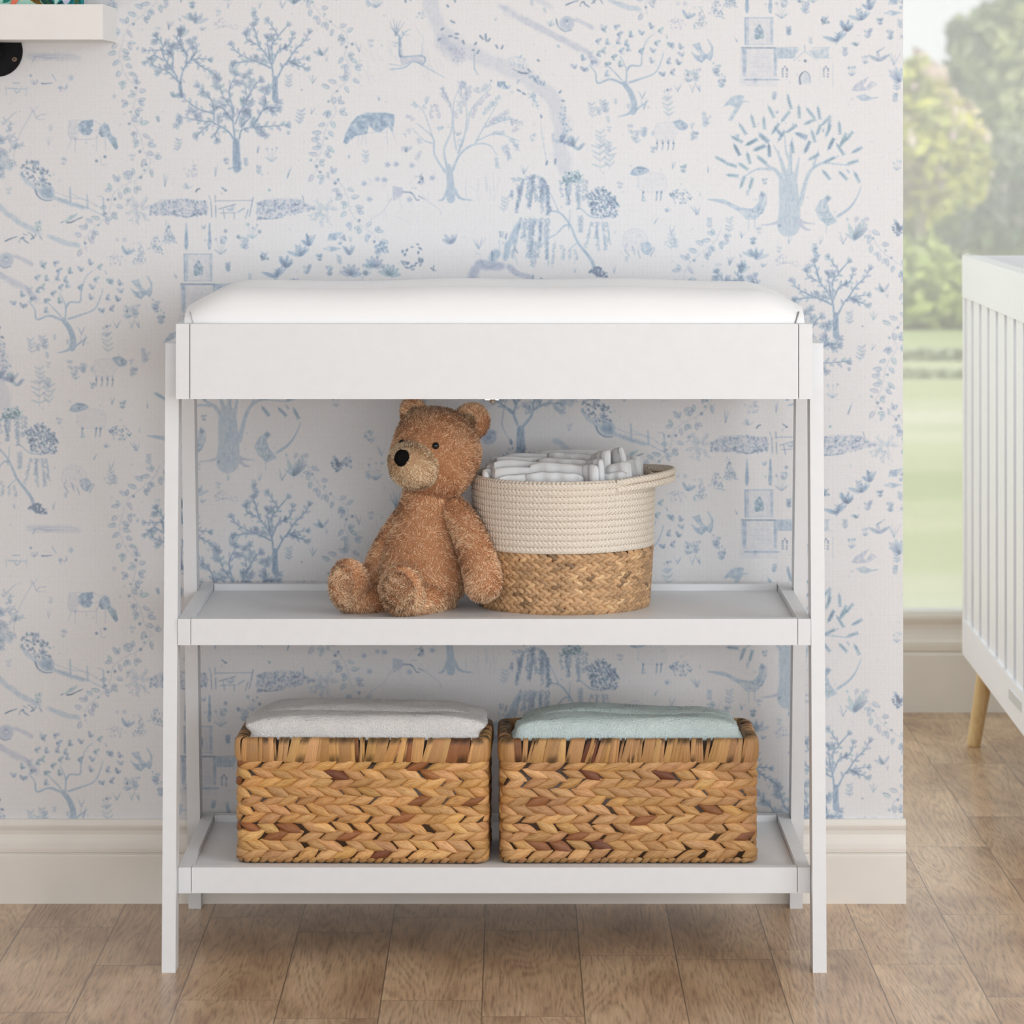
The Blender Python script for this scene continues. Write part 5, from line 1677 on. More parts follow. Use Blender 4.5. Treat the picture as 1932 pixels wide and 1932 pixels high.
def furry(name, grids, count, parent, loc, root, tip, length=.0062, width=.00068, comb=(0, 0, -1.), hold=.5, mat=None, vary=.2, far=.45, under=.6):
    """soft body of one or more closed grids with short fur blades growing from it, as one mesh"""
    rg = FUR_RNG
    count = int(count * 1.5)
    length *= .82
    loc = np.array(loc)
    acc = Acc()
    pos, flips = [], []
    for G in grids:
        G = G - loc
        A1 = np.roll(G, -1, 1) - np.roll(G, 1, 1)
        B1 = np.gradient(G, axis=0)
        n = np.cross(A1, B1)
        ln = np.linalg.norm(n, axis=2, keepdims=True)
        n = n / (ln + 1e-12)
        cen = G.mean((0, 1))
        rad = G - cen
        rad /= np.linalg.norm(rad, axis=2, keepdims=True) + 1e-9
        n = np.where((n * rad).sum(2, keepdims=True) < 0, -n, n) if (n * rad).sum() > 0 else np.where((n * rad).sum(2, keepdims=True) > 0, -n, n)
        if (n * (G - cen)).sum() < 0:
            n = -n
        else:                                                       # face winding must agree with the outward normals
            G, n, ln = G[:, ::-1], n[:, ::-1], ln[:, ::-1]
            flips.append(1)
        acc.grid(G, np.array(root) * under, None, wrap_v=True)
        pos.append((G, n, ln[..., 0]))
    # close pole rings
    offs = 0
    tri = []
    for G in grids:
        nu, nv = G.shape[:2]
        for base, flip in ((offs, 1), (offs + (nu - 1) * nv, 0)):
            for k in range(1, nv - 1):
                tri.append((base, base + k, base + k + 1) if flip else (base, base + k + 1, base + k))
        offs += nu * nv
    acc.F3.append(np.array(tri))
    tot = sum(a[:-1].sum() for _, _, a in pos)
    bladeV, bladeT, bladeN = [], [], []
    for G, n, a in pos:
        nu, nv = G.shape[:2]
        w = a[:-1].ravel()
        k = int(count * w.sum() / tot)
        pick = rg.choice(len(w), k, p=w / w.sum())
        i, j = pick // nv, pick % nv
        fi, fj = rg.random(k)[:, None], rg.random(k)[:, None]
        j2 = (j + 1) % nv
        lerp = lambda X: (X[i, j] * (1 - fi) + X[i + 1, j] * fi) * (1 - fj) + (X[i, j2] * (1 - fi) + X[i + 1, j2] * fi) * fj
        p, nn = lerp(G), lerp(n)
        nn /= np.linalg.norm(nn, axis=1)[:, None] + 1e-9
        keep = nn[:, 1] < far                                       # the far back against nothing one can see
        p, nn = p[keep], nn[keep]
        k = len(p)
        # combing direction with slow swirls
        q = p * 55
        sw = np.stack([np.sin(q[:, 0] * 1.3 + q[:, 2] * 1.9 + 1.) + np.sin(q[:, 1] * 2.1 + q[:, 2]), np.sin(q[:, 2] * 1.7 + q[:, 0] * 1.1), np.cos(q[:, 0] * 1.6 - q[:, 2] * 1.2)], -1) * .38
        q2 = p * 260
        sw += np.stack([np.sin(q2[:, 0] + q2[:, 2] * 1.4), np.sin(q2[:, 1] * 1.2 + q2[:, 2]), np.cos(q2[:, 0] * 1.3 - q2[:, 2])], -1) * .32
        cdir = np.array(comb) * .55 + sw + rg.normal(0, .22, (k, 3))
        cdir -= nn * (cdir * nn).sum(1)[:, None]
        d = nn * hold + cdir * .62
        d /= np.linalg.norm(d, axis=1)[:, None]
        L = length * rg.uniform(.65, 1.25, k)[:, None]
        wv = np.cross(d, nn * .7 + rg.normal(0, .45, (k, 3)))
        wv /= np.linalg.norm(wv, axis=1)[:, None] + 1e-9
        wv *= np.where((np.cross(wv, d) * nn).sum(1) < 0, -1., 1.)[:, None]
        wd = width * rg.uniform(.7, 1.3, k)[:, None]
        mid = p + d * L * .55
        end = p + d * L * .9 + cdir * L * .22 - nn * L * .06
        Vb = np.stack([p - nn * .001 - wv * wd * .5, p - nn * .001 + wv * wd * .5, mid - wv * wd * .42, mid + wv * wd * .42, end], 1)
        q3 = p * 820
        tone = rg.uniform(.82, 1.12, k)[:, None] * (1 + vary * np.sin(q3[:, :1] + 1.7 * np.sin(q3[:, 2:] * .6)) * np.sin(q3[:, 2:] * .8 + q3[:, 1:2]))
        r_, t_ = np.array(root) * tone, np.array(tip) * tone
        Tb = np.stack([r_, r_, r_ * .45 + t_ * .55, r_ * .45 + t_ * .55, t_], 1)
        fn = np.cross(wv, d)
        mm = nn * .62 + fn * .38 + d * .12
        mm /= np.linalg.norm(mm, axis=1)[:, None]
        bladeV.append(Vb.reshape(-1, 3)); bladeT.append(Tb.reshape(-1, 3)); bladeN.append(np.repeat(mm, 5, 0))
    nb = acc.n
    Vb = np.concatenate(bladeV)
    k = len(Vb) // 5
    base = nb + np.arange(k)[:, None] * 5
    acc.F4.append(np.concatenate([base + 0, base + 1, base + 3, base + 2], 1))
    acc.F3.append(np.concatenate([base + 2, base + 3, base + 4], 1))
    acc.V.append(Vb); acc.T.append(np.concatenate(bladeT)); acc.U.append(np.zeros((len(Vb), 3))); acc.n += len(Vb)
    me = acc.mesh(name)
    nor = np.concatenate([n.reshape(-1, 3) for _, n, _ in pos] + bladeN)
    if len(me.vertices) == len(nor):
        me.normals_split_custom_set_from_vertices(nor.astype(np.float32))
    return link(name, me, mat or M_FUR, parent)

def teddy():
    loc = P(800, 1160, .235)
    loc.z = ZM
    T = empty('teddy_bear', loc)
    tag(T, 'fluffy tan teddy bear sitting on the middle shelf, leaning against the rope basket', 'soft toy')
    root, tip = np.array(srgb(220, 157, 112)), np.minimum(np.array(srgb(255, 219, 182)) * 1.05, .98)  # darker roots and undercoat mimic the fur's self-shadow
    lroot, ltip = np.array(srgb(232, 186, 142)), np.minimum(np.array(srgb(255, 238, 208)) * 1.06, .98)
    k = lambda Y: (CD + Y) / F
    def st(px, py, Y, rpx, rd=None):
        p = P(px, py, Y)
        r = rpx * k(Y)
        return (p.x, p.y, p.z, r, r if rd is None else rd * k(Y))
    def fl(o):
        return o
    # torso
    G = loft([st(801, 1128, .232, 62, 58), st(801, 1108, .232, 80, 70), st(800, 1075, .234, 84, 72), st(800, 1035, .238, 75, 64), st(803, 990, .243, 60, 54), st(808, 955, .246, 52, 48), st(814, 925, .246, 50, 46)], 30, 40)
    furry('torso', [G], 15000, T, loc, root, tip, .0066)
    # head with muzzle, ears, nose, eyes
    hc = P(822, 856, .240)
    Rh = Matrix.Rotation(math.radians(-9), 4, 'Y')
    head = furry('head', [ellip(hc, (.0665, .066, .0705), Rh, 30, 40, .05, 2.)], 12000, T, loc, root, tip, .0054, comb=(.35, 0, .35))
    mc = P(781, 878, .190)
    Rm = Matrix.Rotation(math.radians(28), 4, 'Y')
    Gm = ellip(mc, (.0385, .042, .0345), Rm, 24, 34, .05, 5.)
    furry('muzzle', [Gm], 6500, head, loc, lroot, ltip, .0046, comb=(.3, 0, -.9), hold=.42)
    nc = P(758, 864, .153)
    bm = bmesh.new()
    bmesh.ops.create_uvsphere(bm, u_segments=24, v_segments=16, radius=1, matrix=Matrix.Translation(nc - loc) @ Matrix.Rotation(math.radians(20), 4, 'Y') @ Matrix.Diagonal((.0112, .0075, .0128, 1)))
    for v in bm.verts:
        v.co += Vector((0, 0, .0012)) * mnoise.noise(v.co * 300)
    tag(finish(bm, 'nose', M_NOSE, head, smooth=True), 'black stitched nose')
    for px, py, Y, r in ((822, 841, .1770, .0054), (758, 835, .200, .0046)):
        bm = bmesh.new()
        bmesh.ops.create_uvsphere(bm, u_segments=18, v_segments=12, radius=r, matrix=Matrix.Translation(P(px, py, Y) - loc))
        tag(finish(bm, 'eye', M_EYE, head, smooth=True), 'black bead eye')
    for px, py, Y, rx, rz, rot, n in ((889, 796, .262, .0265, .0275, 30, 3600), (781, 781, .262, .0190, .0255, -14, 2600)):
        c = P(px, py, Y)
        Re = Matrix.Rotation(math.radians(rot), 4, 'Y')
        ear = furry('ear', [ellip(c, (rx, .0125, rz), Re, 20, 28)], n, head, loc, root, tip, .0056, comb=(.2 if px > 800 else -.2, -.1, .8))
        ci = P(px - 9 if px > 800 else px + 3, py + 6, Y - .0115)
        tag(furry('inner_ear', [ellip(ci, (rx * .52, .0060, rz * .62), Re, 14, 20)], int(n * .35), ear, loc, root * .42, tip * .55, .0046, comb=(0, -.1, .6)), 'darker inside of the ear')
    # arms
    furry('arm', [loft([st(857, 958, .226, 23), st(876, 990, .208, 29), st(896, 1035, .186, 32), st(909, 1078, .170, 34), st(912, 1104, .163, 34)], 26, 30)], 9000, T, loc, root * 1.06, tip * 1.04, .0062)
    furry('arm', [loft([st(774, 962, .255, 20), st(750, 1000, .252, 24), st(726, 1045, .250, 27), st(708, 1090, .248, 28), st(701, 1112, .247, 27)], 26, 28)], 6000, T, loc, root, tip, .006)
    # legs: limb and up-turned foot in one piece, sole as its own pad
    gl = loft([st(828, 1128, .222, 33, 34), st(810, 1132, .190, 33, 33), st(790, 1134, .163, 31, 31), st(772, 1134, .143, 29, 29)], 20, 28)
    fc = P(758, 1116, .1300)
    Rf = Matrix.Rotation(math.radians(-16), 4, 'Y') @ Matrix.Rotation(math.radians(12), 4, 'X')
    leg = furry('leg', [gl, ellip(fc, (.0325, .0235, .0390), Rf, 24, 32, .04, 3.)], 9500, T, loc, root * 1.22, np.minimum(tip * 1.14, .98), .0058)  # leg tinted lighter than the body, imitating shading contrast
    sc = P(752, 1117, .1085)
    tag(furry('foot_pad', [ellip(sc, (.0225, .0085, .0290), Rf, 18, 26)], 3600, leg, loc, root * .82, tip * .92, .0072, comb=(0, -.6, -.1), hold=.75), 'sole of the foot')
    gl = loft([st(772, 1130, .236, 30, 30), st(738, 1134, .212, 28, 28), st(706, 1136, .188, 27, 27), st(678, 1134, .172, 27, 27)], 20, 28)
    fc = P(659, 1106, .1640)
    Rf = Matrix.Rotation(math.radians(-8), 4, 'Y') @ Matrix.Rotation(math.radians(10), 4, 'X') @ Matrix.Rotation(math.radians(25), 4, 'Z')
    leg = furry('leg', [gl, ellip(fc, (.0305, .0235, .0405), Rf, 24, 32, .04, 7.)], 9000, T, loc, root, tip, .0056)
    sc = P(648, 1108, .1430)
    tag(furry('foot_pad', [ellip(sc, (.0205, .0085, .0310), Rf, 18, 26)], 3000, leg, loc, root * .84, tip * .95, .0062, comb=(-.2, -.3, -.5), hold=.55), 'sole of the foot')
    return T
teddy()

# ================================================================== wall shelf with pipe flange, and a book
def wall_shelf():
    yf = .283
    xr = P(194, 40, yf).x
    zt, zb = P(100, 8, yf).z, P(100, 74.5, yf).z
    T = empty('wall_shelf', (xr - .3, YW, zt))
    tag(T, 'thick off-white wall shelf on a black pipe flange, high on the toile wall', 'shelf')
    o = T.location
    boxobj('board', xr - .62 - o.x, xr - o.x, yf - o.y, -.0005, zb - o.z, 0, M_SHELFW, T, .0012)
    c = P(-5, 97, YW - .002) - o
    bm = bmesh.new()
    R = Matrix.Rotation(PI / 2, 4, 'X')
    bmesh.ops.create_cone(bm, cap_ends=True, segments=56, radius1=.0398, radius2=.0398, depth=.005, matrix=Matrix.Translation(c + Vector((0, -.001, 0))) @ R)
    fl = finish(bm, 'flange', M_BLACK, T, bevel=.0012)
    tag(fl, 'black iron pipe flange')
    bm = bmesh.new()
    bmesh.ops.create_cone(bm, cap_ends=True, segments=40, radius1=.0105, radius2=.0125, depth=.016, matrix=Matrix.Translation(c + Vector((0, -.009, 0))) @ R)
    finish(bm, 'hub', M_BLACK, fl, bevel=.0008)
    tube('pipe', [c + Vector((0, -.012, 0)), c + Vector((0, -.07, 0)), c + Vector((0, -.13, 0)), c + Vector((0, -.150, .006)), c + Vector((0, -.158, .022)), c + Vector((0, -.158, .0385))], .0085, M_BLACK, T, n=20)
    for a in (-20, 70, 160, 250):
        q = c + Vector((.0295 * math.cos(math.radians(a)), -.0048, .0295 * math.sin(math.radians(a)))) if a != -20 else P(27, 112, YW - .007) - o
        bm = bmesh.new()
        bmesh.ops.create_cone(bm, cap_ends=True, segments=20, radius1=.0046, radius2=.0038, depth=.002, matrix=Matrix.Translation(q) @ R)
        s_ = finish(bm, 'screw', M_BRONZE, fl, bevel=.0004, seg=1)
        bm = bmesh.new()
        for t in (.6, .6 + PI / 2):
            m = Matrix.Translation(q + Vector((0, -.0011, 0))) @ Matrix.Rotation(t, 4, 'Y')
            v = []
            for y in (-.0003, .0003):
                for x, z in ((-.0026, -.0005), (.0026, -.0005), (.0026, .0005), (-.0026, .0005)):
                    v.append(tuple(m @ Vector((x, y, z))))
            hexa(bm, v)
        finish(bm, 'slot', M_BLACK, s_)
    # picture book standing on the shelf
    yb = .345
    x1 = P(156, 4, yb).x
    x0 = x1 - .245
    z0 = zt + .0006
    h = .30
    B = empty('book', ((x0 + x1) / 2, yb + .008, z0), 0)
    tag(B, 'picture book with a teal leafy cover standing on the wall shelf', 'book')
    o = B.location
    a = Acc()
    rg = np.random.default_rng(4)
    MINT, TEAL = np.array(srgb(172, 219, 206)), np.array(srgb(24, 146, 152))
    def px2x(p):
        return (p - HX) * (CD + yb) / F - o.x
    # cover front as a grid: mint on the left flowing into teal
    nx, nz = 60, 40
    X = np.linspace(x0 - o.x, x1 - o.x, nx)
    Z = np.linspace(0, h, nz)
    G = np.zeros((nx, nz, 3)); C = np.zeros((nx, nz, 3))
    for i, x in enumerate(X):
        for k, z in enumerate(Z):
            G[i, k] = (x, -.008, z)
            C[i, k] = MINT if x < px2x(92) + .02 * math.sin(z * 40) else TEAL
    a.grid(G, C)
    def petal(x, z, ang, L, W, c, lift):
        u = np.linspace(0, 1, 9); v = np.linspace(-1, 1, 3)
        U, V_ = np.meshgrid(u, v, indexing='ij')
        w = W * np.sin(np.clip(U, 0, 1) * PI) ** .7
        A_ = U * L; B_ = V_ * w
        a.grid(np.stack([x + A_ * math.cos(ang) - B_ * math.sin(ang), np.full_like(A_, -.008 - lift), np.maximum(z + A_ * math.sin(ang) + B_ * math.cos(ang), .0002)], -1), c)
    kk = 0
    for px, z, ang, L, W, c in ((50, .014, -.5, .030, .0035, srgb(120, 92, 30)), (56, .012, -.35, .018, .003, srgb(96, 70, 24)), (72, .016, -.8, .030, .004, srgb(22, 72, 62)), (84, .016, -.9, .024, .0045, srgb(36, 92, 62)), (90, .004, 1.8, .03, .005, srgb(36, 92, 62)), (104, .0, 1.3, .03, .004, srgb(190, 226, 216)), (108, .001, .5, .014, .002, srgb(14, 60, 70)), (102, .001, 2.4, .014, .002, srgb(14, 60, 70)), (124, .0, 1.5, .03, .0075, srgb(206, 208, 230)), (143, .010, 1.5, .02, .006, srgb(238, 128, 100)), (142, 0, 1.5, .012, .0012, srgb(80, 100, 50)), (146, 0, 1.6, .012, .0012, srgb(80, 100, 50)), (5, .004, .6, .02, .004, srgb(20, 130, 110)), (152, .0, 1.8, .02, .002, srgb(20, 90, 80)), (133, 0, 1.2, .02, .002, srgb(12, 100, 110))):
        kk += 1
        petal(px2x(px), z, ang, L, W, np.array(c), .0001 + .00004 * kk)
    for k in range(16):
        petal(px2x(rg.uniform(0, 60)), rg.uniform(.001, .05), 0, .0026, .0013, np.array(srgb(236, 226, 170)), .0001 + .00004 * (kk + k))
    for k in range(60):
        petal(px2x(rg.uniform(-130, 150)), rg.uniform(.03, .28), rg.uniform(0, 6.28), rg.uniform(.02, .05), rg.uniform(.003, .007), np.array(srgb(*[(22, 72, 62), (36, 110, 80), (206, 208, 230), (238, 128, 100), (120, 92, 30)][rg.integers(5)])), .001 + .00003 * k)
    link('front_cover', a.mesh('front_cover', False), M_BOOK, B)
    boxobj('pages', x0 - o.x + .001, x1 - o.x - .003, -.0072, .0072, .002, h - .002, M_PAD, B, .0003)
    boxobj('back_cover', x0 - o.x, x1 - o.x, .0074, .0088, 0, h, M_BOOKBACK, B, .0003)
def pile_mat():
    m, nt, b = new_mat('plush_pile')
    t = N(nt, 'ShaderNodeAttribute', attribute_name='tint')
    tc = N(nt, 'ShaderNodeTexCoord')
    nz = N(nt, 'ShaderNodeTexNoise', i_Scale=420., i_Detail=3., i_Roughness=.6)
    n2 = N(nt, 'ShaderNodeTexNoise', i_Scale=26., i_Detail=2.)
    nt.links.new(tc.outputs['Object'], nz.inputs['Vector'])
    nt.links.new(tc.outputs['Object'], n2.inputs['Vector'])
    k = ramp(nt, n2.outputs[0], [(.35, (.93, .93, .93)), (.65, (1.04, 1.03, 1.02))])
    nt.links.new(mix(nt, t.outputs['Color'], k.outputs[0], 1., 'MULTIPLY'), b.inputs['Base Color'])
    b.inputs['Roughness'].default_value = .95
    b.inputs['Specular IOR Level'].default_value = .1
    bump(nt, b, nz.outputs[0], .0045)
    return m
M_PILE = pile_mat()
# pile of the folded blankets
for nm, G, (c0, c1), T_, at in PILE:
    furry(nm, [G], 4000, T_, (0, 0, 0), np.array(c0), np.array(c1), .0026, .0010, comb=(.1, -.1, -.3), hold=.16, vary=.04, far=.5, under=1.04, mat=M_PILE)
M_BOOKBACK = plain('book_cloth', srgb(24, 120, 126), .6)
wall_shelf()

# ================================================================== crib
def crib():
    yc = 1.88
    c0 = P(1815, 1232, yc)
    xl = c0.x
    ang = math.atan2(.0177, 1.)
    T = empty('crib', (xl, yc, 0), ang * -1 + 0)
    T.rotation_euler = (0, 0, 0)
    tag(T, 'white slatted baby crib on tapered wooden legs in front of the window', 'crib')
    zb, zt = .1815, .9625
    L, Wd = 1.40, .74
    # local y runs from the far end (0) toward the viewer (-L); the long side drifts inward by 1.8 cm per metre
    dr = -.0177
    def bar(name, y0, y1, x0, x1, z0, z1, parent=T, bev=.003):
        bm = bmesh.new()
        c = []
        for z in (z0, z1):
            for x, y in ((x0, y0), (x1, y0), (x1, y1), (x0, y1)):
                c.append((x + dr * -y, y, z))
        hexa(bm, c)
        return finish(bm, name, M_CRIB, parent, bevel=bev)
    rail_t, rail_b = .0815, .068
    for side, xo in ((0, 0.), (1, Wd - .034)):
        bar('top_rail', -L, 0, xo, xo + .034, zt - rail_t, zt)
        bar('bottom_rail', -L, 0, xo + .0005, xo + .0335, zb, zb + rail_b + .0005)
        n = 11
        for k in range(n):
            y = -.012 - .052 - k * .1315
            if y - .04 < -L:
                break
            bar('slat', y - .046, y + .046, xo + .006, xo + .022, zb + rail_b - .004, zt - rail_t + .004, T, .0035)
        for y0 in (-.0305, -L):
            bar('post', y0 if y0 > -1 else -L, y0 + .030, xo + .001, xo + .033, zb + .002, zt - .002, T, .003)
    for y0, y1 in ((-.030, -.004), (-L + .004, -L + .030)):
        bar('end_panel', y0, y1, .034, Wd - .034, zb + .001, zt - .0005)
    bar('base', -L + .031, -.031, .035, Wd - .035, zb + .06, zb + .085)
    mt = bar('mattress', -L + .034, -.034, .038, Wd - .038, zb + .086, zb + .19, T, .012)
    mt.data.materials.clear(); mt.data.materials.append(M_PAD)
    # tapered legs
    d = CD + yc
    def leg(xb, yb_, xt, yt):
        pts = [(xb + (xt - xb) * t, yb_ + (yt - yb_) * t, .0006 + (zb + .004) * t) for t in (0, .012, .04, .3, .6, .9, 1.)]
        rr = [.0108, .0128, .0136, .0145, .0158, .0170, .0174]
        tag(tube('leg', pts, .014, M_BEECH, T, n=22, rr=rr), 'tapered natural wood leg')
    leg(.0215, -.006, .0460, -.045)
    leg(.0215 + dr * -0 - .02, -L + .01, .043 - .02, -L + .045)
    leg(Wd - .0215, -.006, Wd - .046, -.045)
    leg(Wd - .0415, -L + .01, Wd - .066, -L + .045)
    # recessed fitting on the bottom rail
    yp = 1.030 - yc
    zc = P(1912, 1322, 1.03).z
    bm = bmesh.new()
    x = dr * -yp
    box(bm, x - .0016, x + .004, yp - .075, yp + .078, zc - .0085, zc + .0085)
    pl = finish(bm, 'fitting', M_PLATE, T, bevel=.0012)
    tag(pl, 'small grey fitting on the bottom rail')
crib()

# ================================================================== garden outside
ZG = -.30
def lawn_mat():
    m, nt, b = new_mat('lawn_grass')
    g = N(nt, 'ShaderNodeNewGeometry')
    mp = N(nt, 'ShaderNodeMapping')
    mp.inputs['Scale'].default_value = (.10, .55, 1)
    nt.links.new(g.outputs['Position'], mp.inputs[0])
    n1 = N(nt, 'ShaderNodeTexNoise', i_Scale=1., i_Detail=3.)
    nt.links.new(mp.outputs[0], n1.inputs[0])
    r = ramp(nt, n1.outputs[0], [(.32, (.47, .54, .27)), (.5, (.60, .65, .38)), (.66, (.74, .75, .54))])  # darker noise bands stand in for shadow stripes on the grass
    s = N(nt, 'ShaderNodeSeparateXYZ')
    nt.links.new(g.outputs['Position'], s.inputs[0])
    nt.links.new(r.outputs[0], b.inputs['Base Color'])
    b.inputs['Roughness'].default_value = .9
    b.inputs['Specular IOR Level'].default_value = .1
    return m
bm = bmesh.new()
box(bm, -12, 30, 2.45, 60, ZG - .3, ZG)
tag(finish(bm, 'lawn', lawn_mat()), 'sunlit green lawn seen through the window', 'lawn', kind='structure')

def foliage_mesh(blobs, n, size, cols, seed, Y):
    """many leaf cards on a few lobes; blobs: (px, py, rx px, rz px, dY)"""
    rg = np.random.default_rng(seed)
    a = Acc()
    wts = np.array([b[2] * b[3] for b in blobs], float)
    wts /= wts.sum()
    cen = []
    for (px, py, rx, rz, dY), w in zip(blobs, wts):
        c = P(px, py, Y + dY)
        k = (CD + Y + dY) / F
        m = max(20, int(n * w))
        v = rg.normal(0, 1, (m, 3))
        v /= np.linalg.norm(v, axis=1)[:, None]
        rad = rg.uniform(.55, 1.05, m)[:, None] * (1 + .16 * np.sin(v[:, :1] * 7 + seed) * np.cos(v[:, 2:] * 6))
        pos = np.array(c) + v * rad * np.array([rx * k, (rx + rz) * .5 * k, rz * k])
        pos[:, 2] = np.maximum(pos[:, 2], ZG + .02)
        e1 = rg.normal(0, 1, (m, 3)); e1 /= np.linalg.norm(e1, axis=1)[:, None]
        e2 = np.cross(e1, rg.normal(0, 1, (m, 3))); e2 /= np.linalg.norm(e2, axis=1)[:, None] + 1e-9
        sz = size * rg.uniform(.6, 1.4, m)[:, None]
        Q = np.stack([pos - e1 * sz, pos + e2 * sz * .5, pos + e1 * sz, pos - e2 * sz * .5], 1)
        ci = rg.integers(0, len(cols), m)
        # neighbouring leaves share colour in clusters
        cl = np.floor((np.sin(pos[:, 0] * 3.1 + seed) + np.cos(pos[:, 2] * 3.7) + np.sin(pos[:, 1] * 2.3)) * 1.2).astype(int)
        ci = np.where(rg.random(m) < .6, cl % len(cols), ci)
        C = np.array(cols)[ci] * rg.uniform(.85, 1.15, m)[:, None]
        base = a.n + np.arange(m)[:, None] * 4
        a.F4.append(np.concatenate([base, base + 1, base + 2, base + 3], 1))
        a.V.append(Q.reshape(-1, 3)); a.T.append(np.repeat(C, 4, 0)); a.U.append(np.zeros((m * 4, 3))); a.n += m * 4
        cen.append(c)
    return a, cen

M_BARK = plain('grey_bark', (.30, .26, .22), .9, .2, 20)
def plant(name, label, cat, Y, blobs, n, size, cols, seed, trunk=None, group=None):
    a, cen = foliage_mesh(blobs, n, size, cols, seed, Y)
    bx = trunk if trunk else cen[0].x
    T = empty(name, (bx, Y, ZG))
    tag(T, label, cat, group)
    me = a.mesh('foliage', False)
    off = Vector((bx, Y, ZG))
    co = np.zeros(len(me.vertices) * 3, np.float32)
    me.vertices.foreach_get('co', co)
    co = co.reshape(-1, 3) - np.array(off, np.float32)
    me.vertices.foreach_set('co', co.ravel())
    link('foliage', me, M_LEAF, T)
    top = max(cen, key=lambda c: c.z)
    pts = [(0, 0, 0), ((top.x - bx) * .3 + .03, .02, (top.z - ZG) * .35), ((top.x - bx) * .7, 0, (top.z - ZG) * .7), (top.x - bx, 0, top.z - ZG)]
    h = top.z - ZG
    tube('trunk', pts, .05, M_BARK, T, n=10, rr=[.03 * h, .024 * h, .016 * h, .006 * h])
YGREEN = [(.78, .74, .12), (.86, .80, .22), (.62, .64, .12), (.84, .74, .26), (.44, .46, .16)]
PINK = [(.78, .76, .16), (.62, .44, .50), (.74, .72, .20), (.50, .52, .16), (.80, .64, .58)]
DARK = [(.13, .19, .12), (.18, .24, .14), (.10, .15, .12), (.22, .28, .16), (.34, .38, .22)]
OLIVE = [(.44, .47, .22), (.36, .41, .22), (.56, .57, .32), (.26, .31, .20)]
PALE = [(.66, .66, .44), (.74, .72, .56), (.48, .52, .34), (.30, .34, .24)]
FRESH = [(.44, .54, .16), (.54, .62, .20), (.36, .44, .16), (.26, .33, .14)]
GREY = [(.20, .22, .20), (.26, .26, .26), (.34, .28, .30), (.18, .24, .16)]
plant('tree', 'yellow-green leafy tree with pink flecks outside, against the edge of the wallpapered wall', 'tree', 24., [(1730, 190, 62, 75, 0), (1780, 260, 70, 80, -.3), (1745, 330, 70, 80, .2), (1830, 320, 34, 60, .4), (1690, 250, 60, 110, 0)], 5200, .085, YGREEN + PINK, 1)
plant('tree', 'tall dusky green tree outside, top right of the window', 'tree', 34., [(1885, 90, 75, 85, 0), (1840, 150, 60, 60, 1), (1900, 200, 80, 90, 0), (1960, 60, 70, 110, 0), (1880, 280, 70, 60, 0), (1960, 250, 80, 100, 0), (1815, 75, 26, 40, 1)], 5200, .12, OLIVE + DARK, 2)
plant('shrub', 'pale blossoming shrub outside at the right edge of the window', 'shrub', 28., [(1895, 300, 44, 46, 0), (1945, 330, 60, 50, 0)], 1700, .09, PALE, 3)
plant('shrub', 'dark greyish shrub outside just above the crib', 'shrub', 27., [(1840, 400, 70, 60, 0), (1900, 420, 80, 75, .2), (1790, 430, 50, 60, .4), (1960, 400, 70, 90, 0), (1870, 350, 50, 40, .3)], 3600, .085, GREY + DARK, 4)
plant('shrub', 'low fresh green shrub outside at the far edge of the lawn', 'shrub', 22., [(1735, 530, 60, 80, 0), (1790, 560, 46, 62, .2), (1700, 560, 60, 70, .2), (1850, 560, 60, 60, 0), (1920, 560, 70, 60, 0)], 4200, .07, FRESH, 5)
plant('shrub', 'shaded shrub outside below the yellow-green tree', 'shrub', 25., [(1720, 430, 60, 60, 0), (1775, 420, 50, 50, .2)], 2000, .08, GREY + FRESH, 6)
# leaf strips put in as the dark shadow stripes across the lawn
for px0, px1, py, h, Yb, lab, cols in ((1640, 2000, 680, 14, None, 'grey-green leaf strip standing in for a shadow stripe on the lawn, farther one', [(.46, .50, .38), (.52, .56, .42)]), (1640, 2000, 714, 9, None, 'grey-green leaf strip standing in for a shadow stripe on the lawn, nearer one', [(.54, .58, .44), (.58, .62, .46)])):
    Y = F * (CZ - ZG) / (py - HY) - CD
    blobs = [(x, py - h * .5, 16, h, 0) for x in range(px0, px1, 14)]
    a, cen = foliage_mesh(blobs, 1300, .035, cols, py, Y)
    T = link('shadow_strip', a.mesh('shadow_strip', False), M_LEAF)
    tag(T, lab, 'hedge')

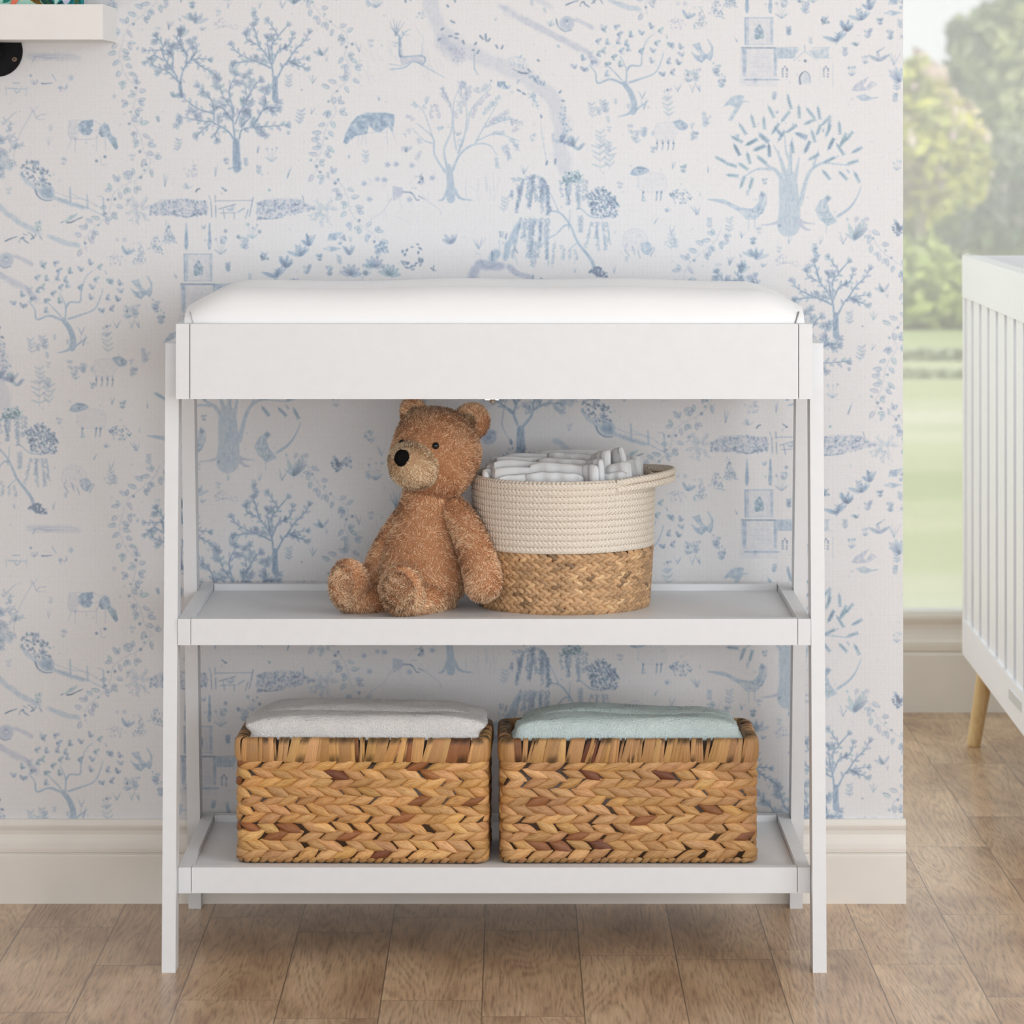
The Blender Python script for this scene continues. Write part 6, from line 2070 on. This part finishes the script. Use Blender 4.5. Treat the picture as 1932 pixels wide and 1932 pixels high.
# ================================================================== light and camera
W = bpy.data.worlds.new('sky')
SC.world = W
W.use_nodes = True
bg = W.node_tree.nodes['Background']
bg.inputs[0].default_value = (.95, .98, 1.0, 1)
bg.inputs[1].default_value = WORLD
def area(name, loc, target, size, power, col):
    L = bpy.data.lights.new(name, 'AREA')
    L.energy = power
    L.color = col
    L.shape = 'RECTANGLE'
    L.size, L.size_y = size
    o = bpy.data.objects.new(name, L)
    COL.objects.link(o)
    o.location = loc
    o.rotation_euler = (Vector(target) - Vector(loc)).to_track_quat('-Z', 'Y').to_euler()
    return o
area('key_lamp', KEY_LOC, (-.05, .3, .6), (1.7, 1.9), KEY_POWER, (.905, .955, 1.))  # unseen key lamp standing in for daylight from the right
area('front_fill', FILL_LOC, (.1, .3, .7), (3.2, 1.0), FILL_POWER, (.985, .985, 1.))  # added fill lamp near the camera, lifts the wall under the tray
area('alcove_fill', (-.5, 1.35, 1.45), (1.2, 1.5, .6), (1.2, 1.6), ALCOVE, (.98, .99, 1.))  # added unseen lamp behind the papered wall, brightens the crib side
S = bpy.data.lights.new('sun', 'SUN')
S.energy = SUN
S.angle = .6
S.color = (1., .985, .95)
so = bpy.data.objects.new('sun', S)
COL.objects.link(so)
so.rotation_euler = Vector((-.35, .75, -.75)).to_track_quat('-Z', 'Y').to_euler()

cam = bpy.data.cameras.new('camera')
cam.sensor_width = 36
cam.lens = 36 * F / 1932
cam.shift_y = -(966 - HY) / 1932
cam.clip_start = .05
cam.clip_end = 300
cam.dof.use_dof = True
cam.dof.focus_distance = 5.28
cam.dof.aperture_fstop = FSTOP
co = bpy.data.objects.new('camera', cam)
COL.objects.link(co)
co.location = (0, -CD, CZ)
co.rotation_euler = (PI / 2, 0, 0)
SC.camera = co
SC.view_settings.view_transform = 'Standard'
SC.view_settings.look = 'None'
SC.view_settings.gamma = 1
SC.view_settings.use_curve_mapping = False
SC.view_settings.exposure = EXPOSURE
SC.cycles.use_adaptive_sampling = True
SC.cycles.adaptive_threshold = .02
SC.cycles.caustics_reflective = False
SC.cycles.caustics_refractive = False
